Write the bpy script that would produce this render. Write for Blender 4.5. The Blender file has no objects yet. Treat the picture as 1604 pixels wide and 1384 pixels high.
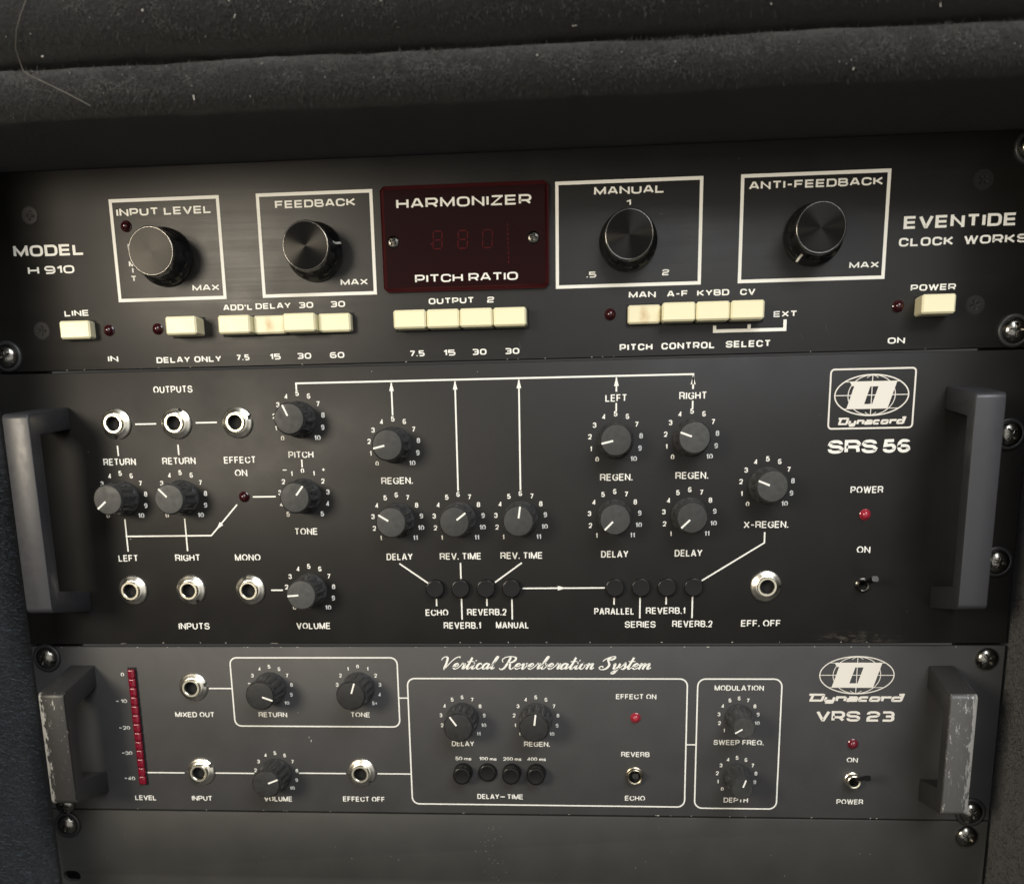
import bpy, bmesh, math, random
from mathutils import Vector, Matrix
random.seed(7)
sc = bpy.context.scene
col = sc.collection
MM = 0.001
# rack plane coordinates: x right (mm), z up (mm), h towards the viewer (mm); Blender = (x, -h, z) in metres

# ------------------------------------------------------------------ camera
cam_d = bpy.data.cameras.new('camera')
cam = bpy.data.objects.new('camera', cam_d); col.objects.link(cam)
Rm = Matrix(((0.99660396, -0.00206143, 0.08231833),
             (0.08059123, 0.22959015, -0.96994506),
             (-0.0169, 0.97328522, 0.22897659)))
cam.matrix_world = Matrix.Translation((0.0469053, -0.4781671, -0.0397792)) @ Rm.to_4x4()
cam_d.sensor_fit = 'HORIZONTAL'; cam_d.sensor_width = 36; cam_d.lens = 34.85
cam_d.shift_y = 0.235
cam_d.clip_start = 0.01; cam_d.clip_end = 50
cam_d.dof.use_dof = True; cam_d.dof.focus_distance = 0.465; cam_d.dof.aperture_fstop = 10
sc.camera = cam

# ------------------------------------------------------------------ light
w = bpy.data.worlds.new('World'); sc.world = w; w.use_nodes = True
bg = w.node_tree.nodes['Background']
bg.inputs[0].default_value = (1.0, 0.98, 0.94, 1); bg.inputs[1].default_value = 0.05

def area(name, loc, target, size, power, colour, sy=None):
    d = bpy.data.lights.new(name, 'AREA'); d.energy = power; d.color = colour
    d.shape = 'RECTANGLE' if sy else 'DISK'; d.size = size
    if sy: d.size_y = sy
    o = bpy.data.objects.new(name, d); col.objects.link(o)
    o.location = loc
    o.rotation_euler = (Vector(target) - Vector(loc)).to_track_quat('-Z', 'Y').to_euler()
    return o
area('key_lamp', (-0.67, -1.0, 0.18), (0, 0, -0.03), 0.36, 7.6, (1.0, 0.88, 0.70))
area('window_light', (0.50, -1.15, 0.95), (0, 0, -0.06), 0.9, 15.5, (0.93, 0.96, 1.0), 0.8)
area('room_light', (0.1, -2.4, 0.15), (0, 0, -0.1), 3.0, 15, (1.0, 0.98, 0.94), 2.4)

sc.view_settings.view_transform = 'Standard'; sc.view_settings.look = 'None'
sc.view_settings.exposure = 0.22; sc.view_settings.gamma = 1
sc.view_settings.use_curve_mapping = False
sc.cycles.max_bounces = 6

# ------------------------------------------------------------------ materials
def new_mat(name):
    m = bpy.data.materials.new(name); m.use_nodes = True
    nt = m.node_tree
    return m, nt, nt.nodes['Principled BSDF']
def setp(b, **k):
    for n, v in k.items():
        n = n.replace('_', ' ')
        b.inputs[n].default_value = v
def N(nt, t, **k):
    n = nt.nodes.new(t)
    for a, v in k.items(): setattr(n, a, v)
    return n
def noise(nt, scale, detail=3, vec_scale=(1, 1, 1), rough=0.55):
    tc = N(nt, 'ShaderNodeTexCoord'); mp = N(nt, 'ShaderNodeMapping')
    mp.inputs['Scale'].default_value = vec_scale
    nt.links.new(tc.outputs['Object'], mp.inputs['Vector'])
    n = N(nt, 'ShaderNodeTexNoise')
    n.inputs['Scale'].default_value = scale; n.inputs['Detail'].default_value = detail
    n.inputs['Roughness'].default_value = rough
    nt.links.new(mp.outputs[0], n.inputs['Vector'])
    return n
def ramp(nt, src, p0, p1, c0, c1):
    r = N(nt, 'ShaderNodeValToRGB')
    r.color_ramp.elements[0].position = p0; r.color_ramp.elements[1].position = p1
    f = lambda c: (c, c, c, 1) if isinstance(c, (int, float)) else (*c, 1)
    r.color_ramp.elements[0].color = f(c0); r.color_ramp.elements[1].color = f(c1)
    nt.links.new(src, r.inputs[0])
    return r
def simple(name, colr, rough=0.4, metal=0.0, bump=0, bscale=4000, spec=0.5, coat=0.0, var=0.0):
    m, nt, b = new_mat(name)
    setp(b, Base_Color=(*colr, 1), Roughness=rough, Metallic=metal, Specular_IOR_Level=spec, Coat_Weight=coat)
    if bump:
        n = noise(nt, bscale); bp = N(nt, 'ShaderNodeBump')
        bp.inputs['Strength'].default_value = bump; bp.inputs['Distance'].default_value = 0.0002
        nt.links.new(n.outputs[0], bp.inputs['Height']); nt.links.new(bp.outputs[0], b.inputs['Normal'])
    if var:
        n2 = noise(nt, 260, 4)
        r = ramp(nt, n2.outputs[0], 0.3, 0.7, max(rough - var, 0.03), rough + var)
        nt.links.new(r.outputs[0], b.inputs['Roughness'])
    return m

def painted_panel(name, colr, rough, grain, spec=0.5, dust=0.5, brush=False, scuff=None):
    m, nt, b = new_mat(name)
    setp(b, Specular_IOR_Level=spec)
    L = nt.links.new
    # broad smudges in the gloss
    n1 = noise(nt, 28, 5, rough=0.6)
    r1 = ramp(nt, n1.outputs[0], 0.3, 0.72, rough - 0.05, rough + 0.07)
    # colour: slight mottling
    n2 = noise(nt, 55, 4)
    cr = ramp(nt, n2.outputs[0], 0.3, 0.7, tuple(c * 0.9 for c in colr), tuple(c * 1.1 for c in colr))
    colour = cr.outputs[0]
    # tiny dust specks
    if dust:
        tc = N(nt, 'ShaderNodeTexCoord'); v = N(nt, 'ShaderNodeTexVoronoi'); v.inputs['Scale'].default_value = 130
        L(tc.outputs['Object'], v.inputs['Vector'])
        wn = N(nt, 'ShaderNodeTexWhiteNoise'); L(v.outputs['Color'], wn.inputs['Vector'])
        sz = ramp(nt, wn.outputs[0], 0.82, 1.0, 0.0, 0.035)
        lt = N(nt, 'ShaderNodeMath', operation='LESS_THAN'); L(v.outputs['Distance'], lt.inputs[0]); L(sz.outputs[0], lt.inputs[1])
        ml = N(nt, 'ShaderNodeMath', operation='MULTIPLY'); L(lt.outputs[0], ml.inputs[0]); ml.inputs[1].default_value = dust
        mx = N(nt, 'ShaderNodeMix', data_type='RGBA'); L(ml.outputs[0], mx.inputs[0]); L(colour, mx.inputs[6]); mx.inputs[7].default_value = (0.22, 0.21, 0.19, 1)
        colour = mx.outputs[2]
    if scuff:
        tc = N(nt, 'ShaderNodeTexCoord'); mp = N(nt, 'ShaderNodeMapping')
        mp.inputs['Location'].default_value = (-scuff[0] * MM, 0, -scuff[1] * MM)
        mp.vector_type = 'POINT'
        L(tc.outputs['Object'], mp.inputs['Vector'])
        sx = N(nt, 'ShaderNodeVectorMath', operation='MULTIPLY'); sx.inputs[1].default_value = (1 / (scuff[2] * MM), 0, 1 / (scuff[3] * MM)); L(mp.outputs[0], sx.inputs[0])
        ln = N(nt, 'ShaderNodeVectorMath', operation='LENGTH'); L(sx.outputs[0], ln.inputs[0])
        fall = ramp(nt, ln.outputs['Value'], 0.2, 1.0, 1.0, 0.0)
        ns = noise(nt, 420, 5, (0.35, 1, 1.0), 0.7)
        nr = ramp(nt, ns.outputs[0], 0.5, 0.72, 0.0, 0.55)
        mu = N(nt, 'ShaderNodeMath', operation='MULTIPLY'); L(fall.outputs[0], mu.inputs[0]); L(nr.outputs[0], mu.inputs[1])
        mx = N(nt, 'ShaderNodeMix', data_type='RGBA'); L(mu.outputs[0], mx.inputs[0]); L(colour, mx.inputs[6]); mx.inputs[7].default_value = (0.2, 0.17, 0.14, 1)
        colour = mx.outputs[2]
    bp = N(nt, 'ShaderNodeBump'); bp.inputs['Distance'].default_value = 0.0001
    if brush:
        nb = noise(nt, 1.0, 4, (25, 25, 2600), 0.7)
        bp.inputs['Strength'].default_value = 0.28
        nb2 = noise(nt, 1.0, 3, (6, 6, 420), 0.6)
        rr = ramp(nt, nb2.outputs[0], 0.3, 0.7, -0.06, 0.06)
        ad = N(nt, 'ShaderNodeMath', operation='ADD'); L(r1.outputs[0], ad.inputs[0])
        sb = N(nt, 'ShaderNodeMath', operation='SUBTRACT'); L(nb2.outputs[0], sb.inputs[0]); sb.inputs[1].default_value = 0.5
        sb2 = N(nt, 'ShaderNodeMath', operation='MULTIPLY'); L(sb.outputs[0], sb2.inputs[0]); sb2.inputs[1].default_value = 0.16
        L(sb2.outputs[0], ad.inputs[1])
        L(ad.outputs[0], b.inputs['Roughness'])
        b.inputs['Anisotropic'].default_value = 0.6; b.inputs['Anisotropic Rotation'].default_value = 0.25
        tg = N(nt, 'ShaderNodeCombineXYZ'); tg.inputs[0].default_value = 1.0
        L(tg.outputs[0], b.inputs['Tangent'])
    else:
        nb = noise(nt, 2600, 3)
        bp.inputs['Strength'].default_value = grain
        L(r1.outputs[0], b.inputs['Roughness'])
    L(nb.outputs[0], bp.inputs['Height']); L(bp.outputs[0], b.inputs['Normal'])
    L(colour, b.inputs['Base Color'])
    return m

M = {}
M['anodised'] = painted_panel('black_brushed_anodised', (0.010, 0.0092, 0.008), 0.42, 0.2, spec=0.52, brush=True, dust=0.35)
M['black_paint'] = painted_panel('black_satin_paint', (0.0115, 0.0108, 0.0096), 0.44, 0.16, spec=0.33, scuff=(172, -130.5, 24, 4.2))
M['grey_paint'] = painted_panel('charcoal_satin_paint', (0.048, 0.0475, 0.047), 0.5, 0.14, spec=0.5)
M['blank_paint'] = painted_panel('warm_black_paint', (0.036, 0.0355, 0.032), 0.5, 0.2, spec=0.5)
M['ink'] = simple('cream_white_ink', (0.90, 0.89, 0.82), 0.55)
M['foil'] = simple('pale_silver_print', (0.80, 0.76, 0.68), 0.5)
M['cream'] = simple('cream_plastic', (0.90, 0.84, 0.56), 0.38, var=0.05)
M['cream_worn'] = None
M['slot'] = simple('dark_recess', (0.006, 0.006, 0.006), 0.8)  # near-black; on flat sheets its colour stands in for shade in an opening
M['knob'] = simple('black_satin_knob_plastic', (0.042, 0.042, 0.041), 0.28, spec=0.7)
M['knob_top'] = simple('dusty_black_knob_face', (0.036, 0.037, 0.035), 0.5, bump=0.06, bscale=5000, var=0.08)
def vary(m, amount=0.35):
    nt = m.node_tree; b = nt.nodes['Principled BSDF']; c = b.inputs['Base Color'].default_value[:]
    oi = N(nt, 'ShaderNodeObjectInfo'); mr = N(nt, 'ShaderNodeMapRange'); mr.inputs[3].default_value = 1 - amount; mr.inputs[4].default_value = 1 + amount
    nt.links.new(oi.outputs['Random'], mr.inputs[0])
    n = noise(nt, 420, 5, rough=0.7); r = ramp(nt, n.outputs[0], 0.35, 0.8, 0.85, 1.6)
    ml = N(nt, 'ShaderNodeMath', operation='MULTIPLY'); nt.links.new(mr.outputs[0], ml.inputs[0]); nt.links.new(r.outputs[0], ml.inputs[1])
    mx = N(nt, 'ShaderNodeVectorMath', operation='SCALE'); mx.inputs[0].default_value = c[:3]; nt.links.new(ml.outputs[0], mx.inputs['Scale'])
    nt.links.new(mx.outputs[0], b.inputs['Base Color'])
M['knob_dark'] = simple('black_knob_face', (0.020, 0.020, 0.019), 0.42, bump=0.06, bscale=5000, var=0.08)
M['gloss'] = simple('glossy_black_plastic', (0.010, 0.010, 0.010), 0.16)
M['button'] = simple('satin_black_button', (0.008, 0.0075, 0.007), 0.24, var=0.06, spec=0.3)
vary(M['knob_top']); vary(M['knob_dark']); vary(M['knob'], 0.2)
M['chrome'] = simple('nickel_plate', (0.90, 0.86, 0.75), 0.30, 1.0, bump=0.03, bscale=900, var=0.07)
M['chrome_ring'] = simple('polished_nickel_collar', (0.80, 0.75, 0.60), 0.28, 1.0)
M['bronze'] = simple('tarnished_brass', (0.42, 0.37, 0.28), 0.3, 1.0, var=0.06)
M['dark_metal'] = simple('blackened_steel', (0.10, 0.095, 0.085), 0.24, 1.0, var=0.08)
M['black_screw'] = simple('black_zinc_screw', (0.26, 0.25, 0.225), 0.22, 1.0, var=0.06)
M['flush_screw'] = simple('black_oxide_screw', (0.009, 0.0085, 0.008), 0.5, 0.0, spec=0.25)
M['washer'] = simple('black_nylon_washer', (0.02, 0.02, 0.02), 0.4)
M['led_dark'] = simple('dark_red_lens', (0.035, 0.004, 0.006), 0.08, coat=0.4)
M['led_dim'] = simple('dim_red_lens', (0.15, 0.014, 0.024), 0.12, coat=0.4)
M['led'] = simple('red_lens', (0.36, 0.026, 0.045), 0.12, coat=0.4)
M['meter'] = simple('red_meter_lens', (0.18, 0.003, 0.017), 0.12, coat=0.3, bump=1.0, bscale=560)
M['acrylic'] = simple('dark_red_acrylic', (0.013, 0.0012, 0.0011), 0.2, spec=0.1)
M['acrylic_edge'] = simple('red_acrylic_edge', (0.050, 0.009, 0.010), 0.4, spec=0.2)
M['segment'] = simple('unlit_red_segment', (0.085, 0.003, 0.006), 0.5, spec=0.1)
M['smooth_grey'] = simple('grey_anodised_bar', (0.038, 0.0385, 0.043), 0.36, bump=0.05, bscale=3500, var=0.05)

def spun():
    m, nt, b = new_mat('spun_aluminium')
    setp(b, Base_Color=(0.0155, 0.015, 0.014, 1), Metallic=1.0, Roughness=0.27, Anisotropic=0.95, Anisotropic_Rotation=0.25)
    t = N(nt, 'ShaderNodeTangent'); t.direction_type = 'RADIAL'; t.axis = 'Y'
    nt.links.new(t.outputs[0], b.inputs['Tangent'])
    b.inputs['Specular IOR Level'].default_value = 0.2; b.inputs['Specular Tint'].default_value = (0.15, 0.15, 0.15, 1)
    return m
M['spun'] = spun()

def worn(sign, thr, base, e0):
    m, nt, b = new_mat('worn_charcoal_bar')
    L = nt.links.new
    tc = N(nt, 'ShaderNodeTexCoord'); sp = N(nt, 'ShaderNodeSeparateXYZ'); L(tc.outputs['Object'], sp.inputs[0])
    ab = N(nt, 'ShaderNodeMath', operation='ABSOLUTE'); L(sp.outputs['X'], ab.inputs[0])
    sg = N(nt, 'ShaderNodeMath', operation='MULTIPLY_ADD'); L(sp.outputs['X'], sg.inputs[0]); sg.inputs[1].default_value = 0.36 * sign; L(ab.outputs[0], sg.inputs[2])
    edge = ramp(nt, sg.outputs[0], e0, 0.0085, 0.0, 0.44)
    edge.color_ramp.interpolation = 'EASE'
    fr = N(nt, 'ShaderNodeMath', operation='LESS_THAN'); L(sp.outputs['Y'], fr.inputs[0]); fr.inputs[1].default_value = -0.0315
    em = N(nt, 'ShaderNodeMath', operation='MULTIPLY'); L(edge.outputs[0], em.inputs[0]); L(fr.outputs[0], em.inputs[1])
    n = noise(nt, 300, 8, (1.6, 1, 0.5), 0.78)
    an = N(nt, 'ShaderNodeMath', operation='MULTIPLY_ADD'); L(n.outputs[0], an.inputs[0]); an.inputs[1].default_value = 2.2; an.inputs[2].default_value = -0.6
    ad = N(nt, 'ShaderNodeMath', operation='ADD'); L(an.outputs[0], ad.inputs[0]); L(em.outputs[0], ad.inputs[1])
    fm = N(nt, 'ShaderNodeMath', operation='MULTIPLY_ADD'); L(fr.outputs[0], fm.inputs[0]); fm.inputs[1].default_value = 0.22; L(ad.outputs[0], fm.inputs[2])
    k = ramp(nt, fm.outputs[0], min(thr + .22, .96), 1.0, 0.0, 0.9)
    mx = N(nt, 'ShaderNodeMix', data_type='RGBA'); L(k.outputs[0], mx.inputs[0])
    mf = N(nt, 'ShaderNodeMix', data_type='RGBA'); L(fr.outputs[0], mf.inputs[0]); mf.inputs[6].default_value = (0.038, 0.038, 0.037, 1); mf.inputs[7].default_value = base
    L(mf.outputs[2], mx.inputs[6]); mx.inputs[7].default_value = (0.50, 0.49, 0.46, 1)
    L(mx.outputs[2], b.inputs['Base Color'])
    mt = N(nt, 'ShaderNodeMath', operation='MULTIPLY'); L(k.outputs[0], mt.inputs[0]); mt.inputs[1].default_value = 0.6
    L(mt.outputs[0], b.inputs['Metallic'])
    b.inputs['Roughness'].default_value = 0.4
    n2 = noise(nt, 900, 4); bp = N(nt, 'ShaderNodeBump'); bp.inputs['Strength'].default_value = 0.2; bp.inputs['Distance'].default_value = 0.0003
    L(n2.outputs[0], bp.inputs['Height']); L(bp.outputs[0], b.inputs['Normal'])
    return m
M['worn_l'] = worn(-1, 0.78, (0.027, 0.026, 0.024, 1), 0.0044); M['worn_r'] = worn(1, 0.70, (0.085, 0.085, 0.083, 1), 0.0024)

def carpet(name, c0, c1):
    m, nt, b = new_mat(name); L = nt.links.new
    n = noise(nt, 900, 6, rough=0.75); r = ramp(nt, n.outputs[0], 0.3, 0.72, c0, c1)
    L(r.outputs[0], b.inputs['Base Color'])
    setp(b, Roughness=0.95, Specular_IOR_Level=0.1, Sheen_Weight=0.25, Sheen_Roughness=0.5)
    n2 = noise(nt, 500, 8, rough=0.8); bp = N(nt, 'ShaderNodeBump'); bp.inputs['Strength'].default_value = 0.9; bp.inputs['Distance'].default_value = 0.0012
    L(n2.outputs[0], bp.inputs['Height']); L(bp.outputs[0], b.inputs['Normal'])
    return m
M['carpet'] = carpet('black_felt', (0.005, 0.005, 0.005), (0.022, 0.022, 0.021))
M['fibre_pale'] = simple('pale_felt_fibre', (0.088, 0.088, 0.084), 0.6, spec=0.3)  # paler strands mixed in clumps into the darker pile
M['fibre'] = simple('black_felt_fibre', (0.030, 0.030, 0.029), 0.6, spec=0.3)
M['fibre_lit'] = simple('lit_felt_fibre', (0.115, 0.138, 0.150), 0.6, spec=0.3)  # same black felt; the left wall's bluish light is put into the colour
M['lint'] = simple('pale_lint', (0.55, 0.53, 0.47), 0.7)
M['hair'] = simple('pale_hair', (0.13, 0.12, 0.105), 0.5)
M['fibre_shaded'] = simple('shaded_felt_fibre', (0.018, 0.018, 0.018), 0.7, spec=0.2)  # same felt, darkened in colour so the right wall looks less lit
M['rail'] = simple('black_rack_rail', (0.012, 0.012, 0.012), 0.5)

# ------------------------------------------------------------------ object helpers
ORG = {}
def thing(name, label, cat, x, z, group=None, h=0):
    o = bpy.data.objects.new(name, None); col.objects.link(o)
    o.empty_display_size = 0.01
    o.location = (x * MM, -h * MM, z * MM); ORG[o] = (x, z, h)
    o['label'] = label; o['category'] = cat
    if group: o['group'] = group
    return o
def link(name, me, parent, x=0, z=0, h=0, rot=0):
    o = bpy.data.objects.new(name, me); col.objects.link(o)
    ORG[o] = (x, z, h)
    if parent:
        o.parent = parent; px, pz, ph = ORG[parent]
    else: px = pz = ph = 0
    o.location = ((x - px) * MM, -(h - ph) * MM, (z - pz) * MM)
    if rot: o.rotation_euler = (0, math.radians(rot), 0)     # clockwise seen from the front
    return o
def mesh(name, bm, mats, smooth=None):
    me = bpy.data.meshes.new(name)
    bmesh.ops.recalc_face_normals(bm, faces=bm.faces) if smooth != 'keep' else None
    bm.to_mesh(me); bm.free()
    for m in (mats if isinstance(mats, (list, tuple)) else [mats]): me.materials.append(m)
    if smooth not in (None, 'keep'):
        me.polygons.foreach_set('use_smooth', [True] * len(me.polygons))
        me.set_sharp_from_angle(angle=math.radians(smooth))
    return me
def P(x, z, h): return (x * MM, -h * MM, z * MM)

def box_bm(x0, x1, z0, z1, h0, h1, bevel=0, seg=2, bm=None):
    own = bm is None
    if own: bm = bmesh.new()
    vs = [bm.verts.new(P(x, z, h)) for x in (x0, x1) for z in (z0, z1) for h in (h0, h1)]
    F = [(0, 1, 3, 2), (4, 6, 7, 5), (0, 4, 5, 1), (2, 3, 7, 6), (0, 2, 6, 4), (1, 5, 7, 3)]
    fs = [bm.faces.new([vs[i] for i in f]) for f in F]
    if bevel:
        es = set(e for f in fs for e in f.edges)
        bmesh.ops.bevel(bm, geom=list(es), offset=bevel * MM, segments=seg, affect='EDGES', profile=0.6)
    return bm

def lathe(profile, seg=48, rfun=None, bm=None, cx=0, cz=0, mat_at=None):
    """profile: list of (r,h); last/first r=0 closes. Axis points to the viewer."""
    if bm is None: bm = bmesh.new()
    rings = []
    for r, h in profile:
        if r <= 1e-6: rings.append([bm.verts.new(P(cx, cz, h))]); continue
        ring = []
        for i in range(seg):
            a = 2 * math.pi * i / seg
            rr, hh = rfun(r, h, a) if rfun else (r, h)
            ring.append(bm.verts.new(P(cx + rr * math.sin(a), cz + rr * math.cos(a), hh)))
        rings.append(ring)
    for k, (A, B) in enumerate(zip(rings, rings[1:])):
        for i in range(seg):
            j = (i + 1) % seg
            if len(A) == 1 and len(B) == 1: continue
            if len(A) == 1: f = bm.faces.new((A[0], B[i], B[j]))
            elif len(B) == 1: f = bm.faces.new((A[i], B[0], A[j]))
            else: f = bm.faces.new((A[i], B[i], B[j], A[j]))
            if mat_at: f.material_index = mat_at(k)
    return bm

# ---- flat ribbons (ink strokes). every stroke gets its own hair-thin layer so that none lie in one plane
class Ink:
    def __init__(s): s.bm = bmesh.new(); s.k = 0
    def layer(s):
        s.k += 1
        return 0.05 + 0.014 * (s.k % 9)
    def poly(s, pts, h=None):
        h = s.layer() if h is None else h
        return s.bm.faces.new([s.bm.verts.new(P(x, z, h)) for x, z in pts])
    def ribbon(s, pts, wt, closed=False, clampz=None, width=None, q=1.0, clampx=None):
        pts = [(x, z * q) for x, z in pts]
        if clampz: clampz = (clampz[0] * q, clampz[1] * q)
        n = len(pts); L = []; R = []; h = s.layer()
        for i, (x, z) in enumerate(pts):
            def nd(a, b):
                d = Vector((b[0] - a[0], b[1] - a[1])); 
                return d.normalized() if d.length > 1e-9 else Vector((1, 0))
            if closed: d0 = nd(pts[i - 1], pts[i]); d1 = nd(pts[i], pts[(i + 1) % n])
            else:
                d0 = nd(pts[i - 1], pts[i]) if i else None; d1 = nd(pts[i], pts[i + 1]) if i < n - 1 else None
                d0 = d0 or d1; d1 = d1 or d0
            n0 = Vector((-d0.y, d0.x)); n1 = Vector((-d1.y, d1.x)); m = n0 + n1
            m = m.normalized() if m.length > 1e-3 else n0
            sc_ = 1 / max(m.dot(n0), 0.38)
            ww = (width(i / (n - 1), d1) if width else wt) / 2 * sc_
            a = [x + m.x * ww, z + m.y * ww]; b = [x - m.x * ww, z - m.y * ww]
            if clampz:
                for e in (a, b): e[1] = min(max(e[1], clampz[0]), clampz[1])
            if clampx:
                for e in (a, b): e[0] = min(max(e[0], clampx[0]), clampx[1])
            L.append(s.bm.verts.new(P(a[0], a[1] / q, h))); R.append(s.bm.verts.new(P(b[0], b[1] / q, h)))
        rng = range(n) if closed else range(n - 1)
        for i in rng:
            j = (i + 1) % n
            try: s.bm.faces.new((L[i], L[j], R[j], R[i]))
            except ValueError: pass
    def line(s, x0, z0, x1, z1, wt=0.75): s.ribbon([(x0, z0), (x1, z1)], wt)
    def arrow(s, x, z, dx, dz, ln=4.2, wd=2.2):
        d = Vector((dx, dz)).normalized(); n = Vector((-d.y, d.x)); t = Vector((x, z)); b = t - d * ln
        s.poly([tuple(t), tuple(b + n * wd / 2), tuple(b - n * wd / 2)])
    def rrect(s, x0, z0, x1, z1, r, wt):
        pts = []
        for cx, cz, a0 in ((x1 - r, z1 - r, 0), (x0 + r, z1 - r, 90), (x0 + r, z0 + r, 180), (x1 - r, z0 + r, 270)):
            if r <= 0: pts.append((cx, cz)); continue
            for k in range(7):
                a = math.radians(a0 + 15 * k); pts.append((cx + r * math.cos(a), cz + r * math.sin(a)))
        s.ribbon(pts, wt, closed=True)
    def ellipse(s, cx, cz, a, b, wt, t0=0, t1=360, n=48):
        full = t1 - t0 >= 360
        pts = [(cx + a * math.cos(math.radians(t0 + (t1 - t0) * i / n)), cz + b * math.sin(math.radians(t0 + (t1 - t0) * i / n))) for i in range(n if full else n + 1)]
        s.ribbon(pts, wt, closed=full)
    def text(s, txt, x0, x1, z, ht, wt=0.2, gap=None, space=0.5):
        """grotesque lettering: fitted between x0 and x1, baseline z, cap height ht"""
        square_text(s, txt, x0, x1, z, ht, wt, 0.115 if gap is None else gap, space, GG, q=1.2)
    def centred(s, txt, xc, z, ht, wt=0.19, squeeze=1.0):
        n = {'1': 0.38, '10': 1.24, '11': 0.92, '5+': 1.25}.get(txt, 0.66 * len(txt)) * ht * squeeze
        s.text(txt, xc - n / 2, xc + n / 2, z, ht, wt)
    def build(s, name, mat, parent, label=None):
        o = link(name, mesh(name, s.bm, mat), parent, *ORG[parent][:2], ORG[parent][2])
        # geometry is in rack coordinates, so sit the object on the rack origin
        px, pz, ph = ORG[parent]; o.location = (-px * MM, ph * MM, -pz * MM); ORG[o] = (0, 0, 0)
        return o

# ---- square extended display alphabet drawn as strokes (centre lines in a unit box)
R_ = 0.34
G = {
 'A': (1.2, [[(0, 0), (.40, 1), (.60, 1), (1, 0)], [(.2, .3), (.8, .3)]]),
 'B': (1.15, [[(0, 0), (0, 1), (.93, 1, .24), (.93, .51, .24), (.1, .51)], [(0, .51), (1, .51, .26), (1, 0, .26), (.1, 0)]]),
 'C': (1.15, [[(1, .68), (1, 1, R_), (0, 1, R_), (0, 0, R_), (1, 0, R_), (1, .32)]]),
 'D': (1.15, [[(0, 0), (0, 1), (1, 1, R_), (1, 0, R_), 'c']]),
 'E': (1.05, [[(1, 1), (0, 1), (0, 0), (1, 0)], [(0, .5), (.95, .5)]]),
 'F': (1.05, [[(1, 1), (0, 1), (0, 0)], [(0, .48), (.92, .48)]]),
 'H': (1.15, [[(0, 0), (0, 1)], [(1, 0), (1, 1)], [(0, .5), (1, .5)]]),
 'I': (0.0, [[(0, 0), (0, 1)]]),
 'K': (1.15, [[(0, 0), (0, 1)], [(.96, 1), (.32, .5), (1, 0)], [(0, .5), (.4, .5)]]),
 'L': (1.0, [[(0, 1), (0, 0), (1, 0)]]),
 'M': (1.4, [[(0, 0), (0.02, 1), (.5, .1), (.98, 1), (1, 0)]]),
 'N': (1.15, [[(0, 0), (0, 1), (1, 0), (1, 1)]]),
 'O': (1.2, [[(0, 0, R_), (0, 1, R_), (1, 1, R_), (1, 0, R_), 'c']]),
 'P': (1.1, [[(0, 0), (0, 1), (1, 1, .3), (1, .36, .3), (0, .36)]]),
 'R': (1.15, [[(0, 0), (0, 1), (1, 1, .3), (1, .38, .3), (0, .38)], [(.62, .38), (.97, 0)]]),
 'S': (1.15, [[(1, .74), (1, 1, .3), (0, 1, .3), (0, .5, .3), (1, .5, .3), (1, 0, .3), (0, 0, .3), (0, .26)]]),
 'T': (1.1, [[(0, 1), (1, 1)], [(.5, 1), (.5, 0)]]),
 'U': (1.15, [[(0, 1), (0, 0, R_), (1, 0, R_), (1, 1)]]),
 'V': (1.2, [[(0, 1.05), (.46, 0), (.54, 0), (1, 1.05)]]),
 'W': (1.65, [[(0, 1.05), (.26, 0), (.5, .95), (.74, 0), (1, 1.05)]]),
 'X': (1.15, [[(0, 0), (1, 1)], [(0, 1), (1, 0)]]),
 'Y': (1.15, [[(0, 1.02), (.5, .42), (1, 1.02)], [(.5, .5), (.5, 0)]]),
 'Z': (1.1, [[(0, 1), (1, 1), (0, 0), (1, 0)]]),
 '0': (1.1, [[(0, 0, R_), (0, 1, R_), (1, 1, R_), (1, 0, R_), 'c']]),
 '1': (0.42, [[(0, .74), (.45, .86, .2), (1, 1), (1, 0)]]),
 '2': (1.1, [[(0, .74), (0, 1, .3), (1, 1, .3), (1, .5, .3), (0, .46, .3), (0, 0), (1, 0)]]),
 '3': (1.1, [[(0, 1), (1, 1, .28), (1, .5, .2), (.3, .5)], [(.6, .5), (1, .5, .2), (1, 0, .28), (0, 0)]]),
 '5': (1.1, [[(.96, 1), (0, 1), (0, .56), (1, .56, .28), (1, 0, .28), (0, 0)]]),
 '6': (1.1, [[(.96, 1), (0, 1, R_), (0, 0, R_), (1, 0, .28), (1, .56, .28), (0, .56)]]),
 '7': (1.05, [[(0, 1), (1, 1, .1), (.35, 0)]]),
 '9': (1.1, [[(.04, 0), (1, 0, R_), (1, 1, R_), (0, 1, .28), (0, .44, .28), (1, .44)]]),
 '-': (0.6, [[(0, .46), (1, .46)]]),
 "'": (0.0, [[(0, 1), (0, .66)]]),
 '.': (0.0, [[(0, -.06), (0, .1)]]),
}
def rounded(pts):
    closed = pts[-1] == 'c'
    if closed: pts = pts[:-1]
    out = []; n = len(pts)
    for i, p in enumerate(pts):
        if len(p) < 3 or (not closed and i in (0, n - 1)): out.append(p[:2]); continue
        a = Vector(pts[i - 1][:2]); b = Vector(p[:2]); c = Vector(pts[(i + 1) % n][:2])
        f1 = 0.92 if not closed and i == 1 else 0.5; f2 = 0.92 if not closed and i == n - 2 else 0.5
        r1 = min(p[2], (a - b).length * f1); r2 = min(p[2], (c - b).length * f2)
        s0 = b + (a - b).normalized() * r1; s1 = b + (c - b).normalized() * r2
        for k in range(6):
            t = k / 5; q = s0 * (1 - t) ** 2 + b * 2 * t * (1 - t) * 0.86 + (s0 + s1) * t * (1 - t) * 0.14 + s1 * t * t
            out.append((q.x, q.y))
    return out, closed
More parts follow.
